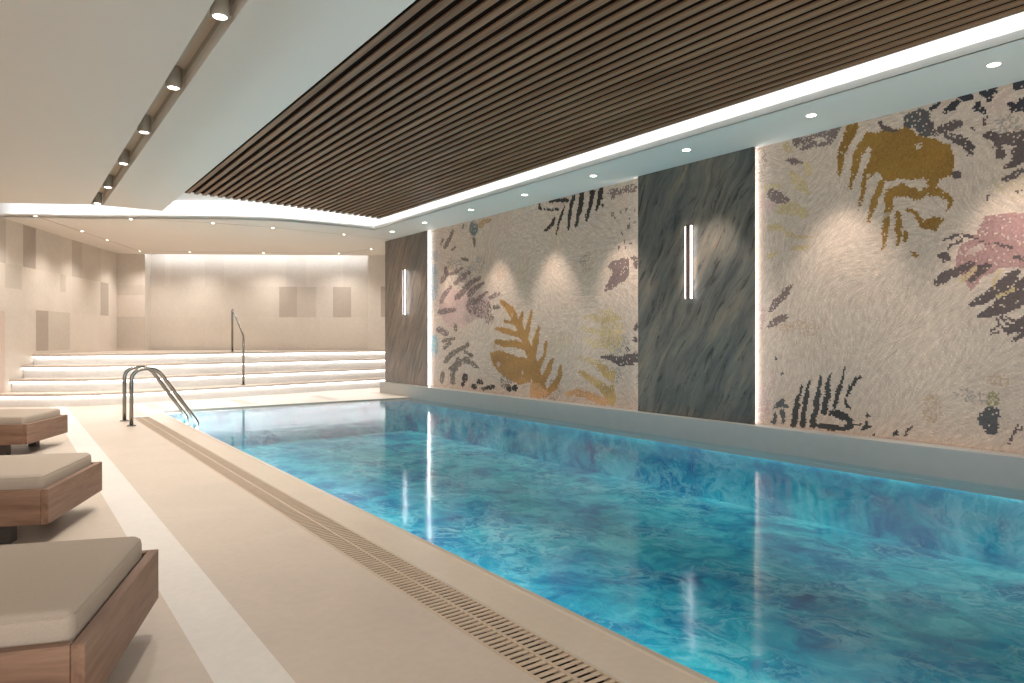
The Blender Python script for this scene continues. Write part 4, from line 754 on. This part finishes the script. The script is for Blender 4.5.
# ---------------------------------------------------------------- loungers
def lounger_proto():
    W, Lg = .77, 2.0; zb, zt = .10, .27; t = .032
    s = thing('sun_lounger', '', 'sun lounger')
    # local x runs back from the pool end, y runs across
    for y in (0, W-t): obj('side_board', box(-Lg, -t-.0005, y, y+t, zb, zt, .003), M['lounger'], s)
    for x in (-t, -Lg): obj('end_board', box(x, x+t, 0 if x == -t else t+.0005, W if x == -t else W-t-.0005, zb, zt, .003), M['lounger_end'], s)
    obj('base_board', box(-Lg+t+.001, -t-.001, t+.001, W-t-.001, zb+.03, zb+.10), M['lounger'], s)
    bm = box(-Lg+.05, -t-.006, t+.006, W-t-.006, zb+.101, zt+.066, .03, 5)
    bmesh.ops.subdivide_edges(bm, edges=[e for e in bm.edges if e.calc_length() > .4], cuts=7, use_grid_fill=True)
    for v in bm.verts:    # a little plumper towards the middle
        if v.co.z > zt+.05:
            fx = min(1, min(v.co.x+Lg-.05, -t-.006-v.co.x)/.25); fy = min(1, min(v.co.y-t, W-t-v.co.y)/.25); v.co.z += .010*max(0, fx)*max(0, fy)
    cu = obj('cushion', bm, M['cushion'], s, True)
    a, b, c, d, z = -Lg+.055, -t-.011, t+.011, W-t-.011, zt+.052
    pp = fillet([((a+b)/2, c, z), (b, c, z), (b, d, z), (a, d, z), (a, c, z), ((a+b)/2, c, z)], .03, 6)
    obj('piping', add_tube(bmesh.new(), pp, .0028, 6), M['cushion'], cu, True)
    for x in (-.22, -Lg+.22):
        for y in (.10, W-.16): obj('leg', box(x-.035, x+.035, y-.035, y+.035, 0, zb+.025, .003), M['darkleg'], s)
    return s
def copy_tree(o, parent=None):
    c = o.copy(); C.objects.link(c); c.parent = parent
    for ch in list(o.children): copy_tree(ch, c)
    return c
lo = lounger_proto()
spots = [((.147, 1.93), 69.35, 'wooden sun lounger with taupe cushion, largest and nearest, cut by the bottom left corner'),
         ((.153, 4.011), 67.65, 'wooden sun lounger with taupe cushion, the middle one of the three'),
         ((.123, 7.117), 64.6, 'wooden sun lounger with taupe cushion, farthest of three and closest to the stairs')]
protos = [lo] + [copy_tree(lo) for _ in spots[1:]]
for o, ((x, y), a, lab) in zip(protos, spots):
    o.location = (x, y, 0); o.rotation_euler = (0, 0, math.radians(a)-PI/2)
    tag(o, lab, 'sun lounger', None, 'sun loungers on the deck')

# ---------------------------------------------------------------- ceilings
CH0, CH1, CEND = .885, 1.03, 10.79
bm = bmesh.new(); T = .10
add_prism(bm, [(-7.6, -2.5), (CH0, -2.5), (CH0, 10.86), (-.097, 11.456), (-1.375, 12.263), (-7.6, 12.263)], ZM, ZM+T)
add_box(bm, CH1, 1.752, -2.5, 10.83, ZM, ZM+T)
add_prism(bm, [(CH0, 10.84), (CH1, 10.835), (CH1, 10.79+.065), (CH0, 10.86)], ZM, ZM+T)
add_box(bm, 4.59, 6.75, -2.5, -1.5, ZM, ZM+T)
tag(obj('ceiling', bm, M['ceiling']), 'smooth warm white main ceiling over the deck', 'ceiling', 'structure')
bm = bmesh.new()
add_box(bm, CH0, CH1, -2.5, 10.84, ZM+.145, ZM+.155); add_box(bm, CH0-.012, CH0-.001, -2.5, 10.84, ZM+.001, ZM+.155); add_box(bm, CH1+.001, CH1+.012, -2.5, 10.84, ZM+.001, ZM+.155)
tag(obj('trim_3', bm, M['channel']), 'taupe recessed ceiling slot holding the cylinder spotlights', 'ceiling slot', 'structure')

LIP = [(-6.5, 16.5), (-3.2, 14.9), (-1.541, 13.72), (-.58, 12.96), (-.106, 12.57), (.488, 12.217), (1.09, 11.865), (1.832, 11.34), (2.478, 10.91), (2.901, 10.68), (3.304, 10.52), (3.787, 10.46), (4.269, 10.44), (4.83, 10.44)]
lipc = [tuple(p)[:2] for p in smooth_path([(x, y, 0) for x, y in LIP], 5)]
# lower ceiling over the stairs and along the murals
bm = bmesh.new()
add_prism(bm, lipc + [(4.83, -2.5), (XM+.03, -2.5), (XM+.03, 11.5), (6.7, 11.5), (6.7, 13.50), (6.224, 13.782), (2.316, 16.304), (1.832, 16.593), (-1, 17.2), (-6.5, 17.2)], ZC, ZC+.03)
bmesh.ops.triangulate(bm, faces=[f for f in bm.faces if len(f.verts) > 4])
tag(obj('ceiling_soffit', bm, M['ceiling']), 'lower white ceiling over the stairs and beside the mosaics', 'ceiling', 'structure')
# up-stand of the lip
bm = bmesh.new(); ribbon(bm, lipc, shift(lipc, .018), ZC+.0, ZC+.052)
add_box(bm, 4.83, 4.848, -2.5, 10.44, ZC, ZC+.052)
tag(obj('trim_4', bm, M['ceiling']), 'narrow lip hiding the cove lighting round the wooden ceiling', 'ceiling lip', 'structure')
# upper surface of the cove and its back
bm = bmesh.new()
add_box(bm, -7.6, 6.75, -2.5, 17.2, 3.02, 3.06)
ribbon(bm, shift(lipc, .22), shift(lipc, .25), ZC+.03, 3.02)
add_box(bm, 5.04, 5.07, -2.5, 10.69, ZC+.03, 3.02); add_box(bm, 4.8, 5.04, 10.66, 10.69, ZC+.03, 3.02)
tag(obj('ceiling_cove', bm, M['cove']), 'white plaster cove above the ceiling lip', 'ceiling', 'structure')
cl = thing('cove_light', 'white concealed strip light glowing along the ceiling cove', 'strip light')
bm = bmesh.new(); ribbon(bm, clip_left(shift(lipc, .03)), clip_left(shift(lipc, .05)), ZC+.032, ZC+.042)
obj('light_strip', bm, M['led'], cl)
obj('light_strip', box(4.86, 4.88, -1.4, 10.46, ZC+.032, ZC+.042), M['led'], cl)
# recess wash light above the back wall
rl = thing('wall_wash_light', 'white concealed strip light washing the recessed back wall', 'strip light')
u = (P368-P145).normalized(); a = P145+bn*.15+u*.05; b = P368+bn*.15-u*.05; n2 = bn.normalized()*.02
add = add_prism(bmesh.new(), [tuple(a), tuple(b), tuple(b+n2), tuple(a+n2)], ZC+.035, ZC+.045)
obj('light_strip', add, M['led_wall'], rl)

# slatted wooden ceiling
sp = thing('slatted_ceiling', 'dark walnut slatted ceiling panel hanging over the pool', 'ceiling panel', (0, 0, 0))
bm = bmesh.new(); N = 29; X0, X1 = 1.775, 4.565; pitch = (X1-X0)/N; w = pitch*.5
for i in range(N):
    x = X0+pitch*i; f = i/(N-1); add_box(bm, x, x+w, -1.5, 9.32+.28*f, ZM, ZM+.013)
obj('slats', bm, M['slat'], sp)
bm = bmesh.new()
add_prism(bm, [(X0-.015, -1.5), (X1-.01, -1.5), (X1-.01, 9.56), (X0-.015, 9.28)], ZM+.0132, ZM+.04)
add_box(bm, X0-.016, X0-.008, -1.5, 9.30, ZM-.001, ZM+.04)
obj('backing_board', bm, M['felt'], sp)

# ---------------------------------------------------------------- lamps
def spot(parent, loc, power, ang, blend, col=(1, .94, .88), target=None, rad=.03):
    l = bpy.data.lights.new('spot_lamp', 'SPOT'); l.energy = power; l.spot_size = math.radians(ang); l.spot_blend = blend; l.color = col; l.shadow_soft_size = rad
    o = bpy.data.objects.new('spot_lamp', l); C.objects.link(o); o.parent = parent; o.location = loc
    if target is not None: o.rotation_euler = Vector(target).to_track_quat('-Z', 'Y').to_euler()
    return o
def downlight(label, x, y, group, power, ang, r=.036, tgt=None):
    d = thing('downlight', label, 'ceiling light', (x, y, ZC), 0, group)
    obj('trim_ring', add_lathe(bmesh.new(), [(r, -.001), (r+.002, -.004), (r+.011, -.004), (r+.013, 0), (r, 0)], 20), M['ceiling'], d)
    obj('lens', add_lathe(bmesh.new(), [(0, -.002), (r, -.002), (r, .0), (0, 0)], 20), M['lamp_warm'], d)
    spot(d, (0, 0, -.02), power, ang, .7 if ang < 100 else 1.0, target=tgt); return d
RD = [(10.447, 'farthest, above the brown stone panel'), (9.341, 'at the far end of the mosaic with golden ferns'), (8.029, 'above the pink leaf of the far mosaic'), (6.795, 'above the golden fern of the far mosaic'),
      (5.558, 'above the black fern at the top of the far mosaic'), (4.278, 'above the dark stone panel'), (3.03, 'above the left part of the large near mosaic'), (1.771, 'nearest, above the golden palm of the near mosaic')]
for y, lab in RD:
    x = 5.15
    downlight('recessed downlight beside the wall, '+lab, x, y, 'downlights along the mosaic wall', P_WALL, 62, tgt=(.13, 0, -1))
BD = [((.311, 12.162), 'front left corner of the track over the stairs'), ((1.466, 11.632), 'front track, second from the left'), ((2.537, 11.293), 'front track, above the pool handrails'),
      ((3.422, 11.208), 'front track, second from the right'), ((4.626, 11.22), 'front track, nearest the brown stone panel'),
      ((.976, 13.414), 'left track, along the tiled left wall'), ((1.43, 14.379), 'left track, halfway to the back wall'), ((2.15, 15.80), 'rear left corner of the track'),
      ((3.009, 15.40), 'rear track, left of the stair handrail'), ((4.272, 14.624), 'rear track, middle of the back wall'), ((5.58, 13.80), 'rear track, right end of the lit recess'), ((5.818, 12.741), 'right end of the track behind the brown stone panel')]
for (x, y), lab in BD:
    downlight('tiny recessed downlight over the stairs, '+lab, x, y, 'downlights over the stairs', P_BACK, 125, .021)
# flat strip with a recess's shade put into its colour, linking the stair downlights
tk = thing('ceiling_track', 'thin strip of painted recess shade looping across the ceiling over the stairs', 'ceiling track')
pp = smooth_path([(6.6, 11.45, ZC), (4.626, 11.22, ZC), (3.422, 11.208, ZC), (2.537, 11.293, ZC), (1.466, 11.632, ZC), (.311, 12.162, ZC)], 6)
def recess_shade(pp):
    c = [tuple(p)[:2] for p in pp]; return ribbon(bmesh.new(), shift(c, -.016), shift(c, .016), ZC-.0015, ZC+.002)
obj('recess_shade', recess_shade(pp), M['channel'], tk)
obj('recess_shade', recess_shade([Vector((.311, 12.162, 0)), Vector((2.15, 15.80, 0))]), M['channel'], tk)
obj('recess_shade', recess_shade([Vector((2.15, 15.80, 0)), Vector((5.58, 13.80, 0)), Vector((5.818, 12.741, 0))]), M['channel'], tk)

# cylinder spotlights in the slot
SL = ['the largest, cut by the top edge', 'second largest, one behind the largest', 'third from the top edge', 'fourth from the top edge', 'second last before the lit cove', 'last one, touching the lit cove']
for i, y in enumerate((4.086, 5.444, 6.775, 8.124, 9.5, 10.72)):
    s = thing('cylinder_spotlight', 'taupe cylinder spotlight in ceiling slot, '+SL[i], 'spotlight', (.955, y, ZM+.145), 0, 'spotlights in the ceiling slot')
    obj('body', add_lathe(bmesh.new(), [(0, 0), (.05, 0), (.052, -.005), (.052, -.142), (.05, -.148), (.038, -.148), (.036, -.14), (0, -.14)], 24), M['taupe'], s, False)
    obj('lens', add_lathe(bmesh.new(), [(0, -.1465), (.0355, -.1465), (.0355, -.1405), (0, -.1405)], 24), M['lamp_warm'], s)
    obj('bracket', box(.053, .058, -.012, .012, -.13, 0), M['taupe'], s)
    spot(s, (0, 0, -.16), P_CYL, 120, .7)

# ---------------------------------------------------------------- light of the rest of the room behind the viewer
w = bpy.data.worlds.new('room light'); bpy.context.scene.world = w; w.use_nodes = True
w.node_tree.nodes['Background'].inputs[0].default_value = (1, .98, .96, 1); w.node_tree.nodes['Background'].inputs[1].default_value = WORLD

# ---------------------------------------------------------------- camera
th = math.atan((512-9)/690)
cd = bpy.data.cameras.new('camera'); cam = bpy.data.objects.new('camera', cd); C.objects.link(cam)
cd.sensor_width = 36; cd.lens = 690/1024*36; cd.shift_y = -3.5/1024; cd.clip_start = .05
cam.location = (0, 0, 1.0); cam.rotation_euler = (PI/2, 0, -th)
S = bpy.context.scene; S.camera = cam
S.view_settings.view_transform = 'Standard'; S.view_settings.look = 'None'; S.view_settings.gamma = 1; S.view_settings.use_curve_mapping = False
S.view_settings.exposure = EXPO
S.cycles.max_bounces = 10; S.cycles.diffuse_bounces = 5; S.cycles.transparent_max_bounces = 12
S.cycles.use_denoising = True; S.cycles.sample_clamp_indirect = 6; S.cycles.caustics_reflective = False; S.cycles.caustics_refractive = False
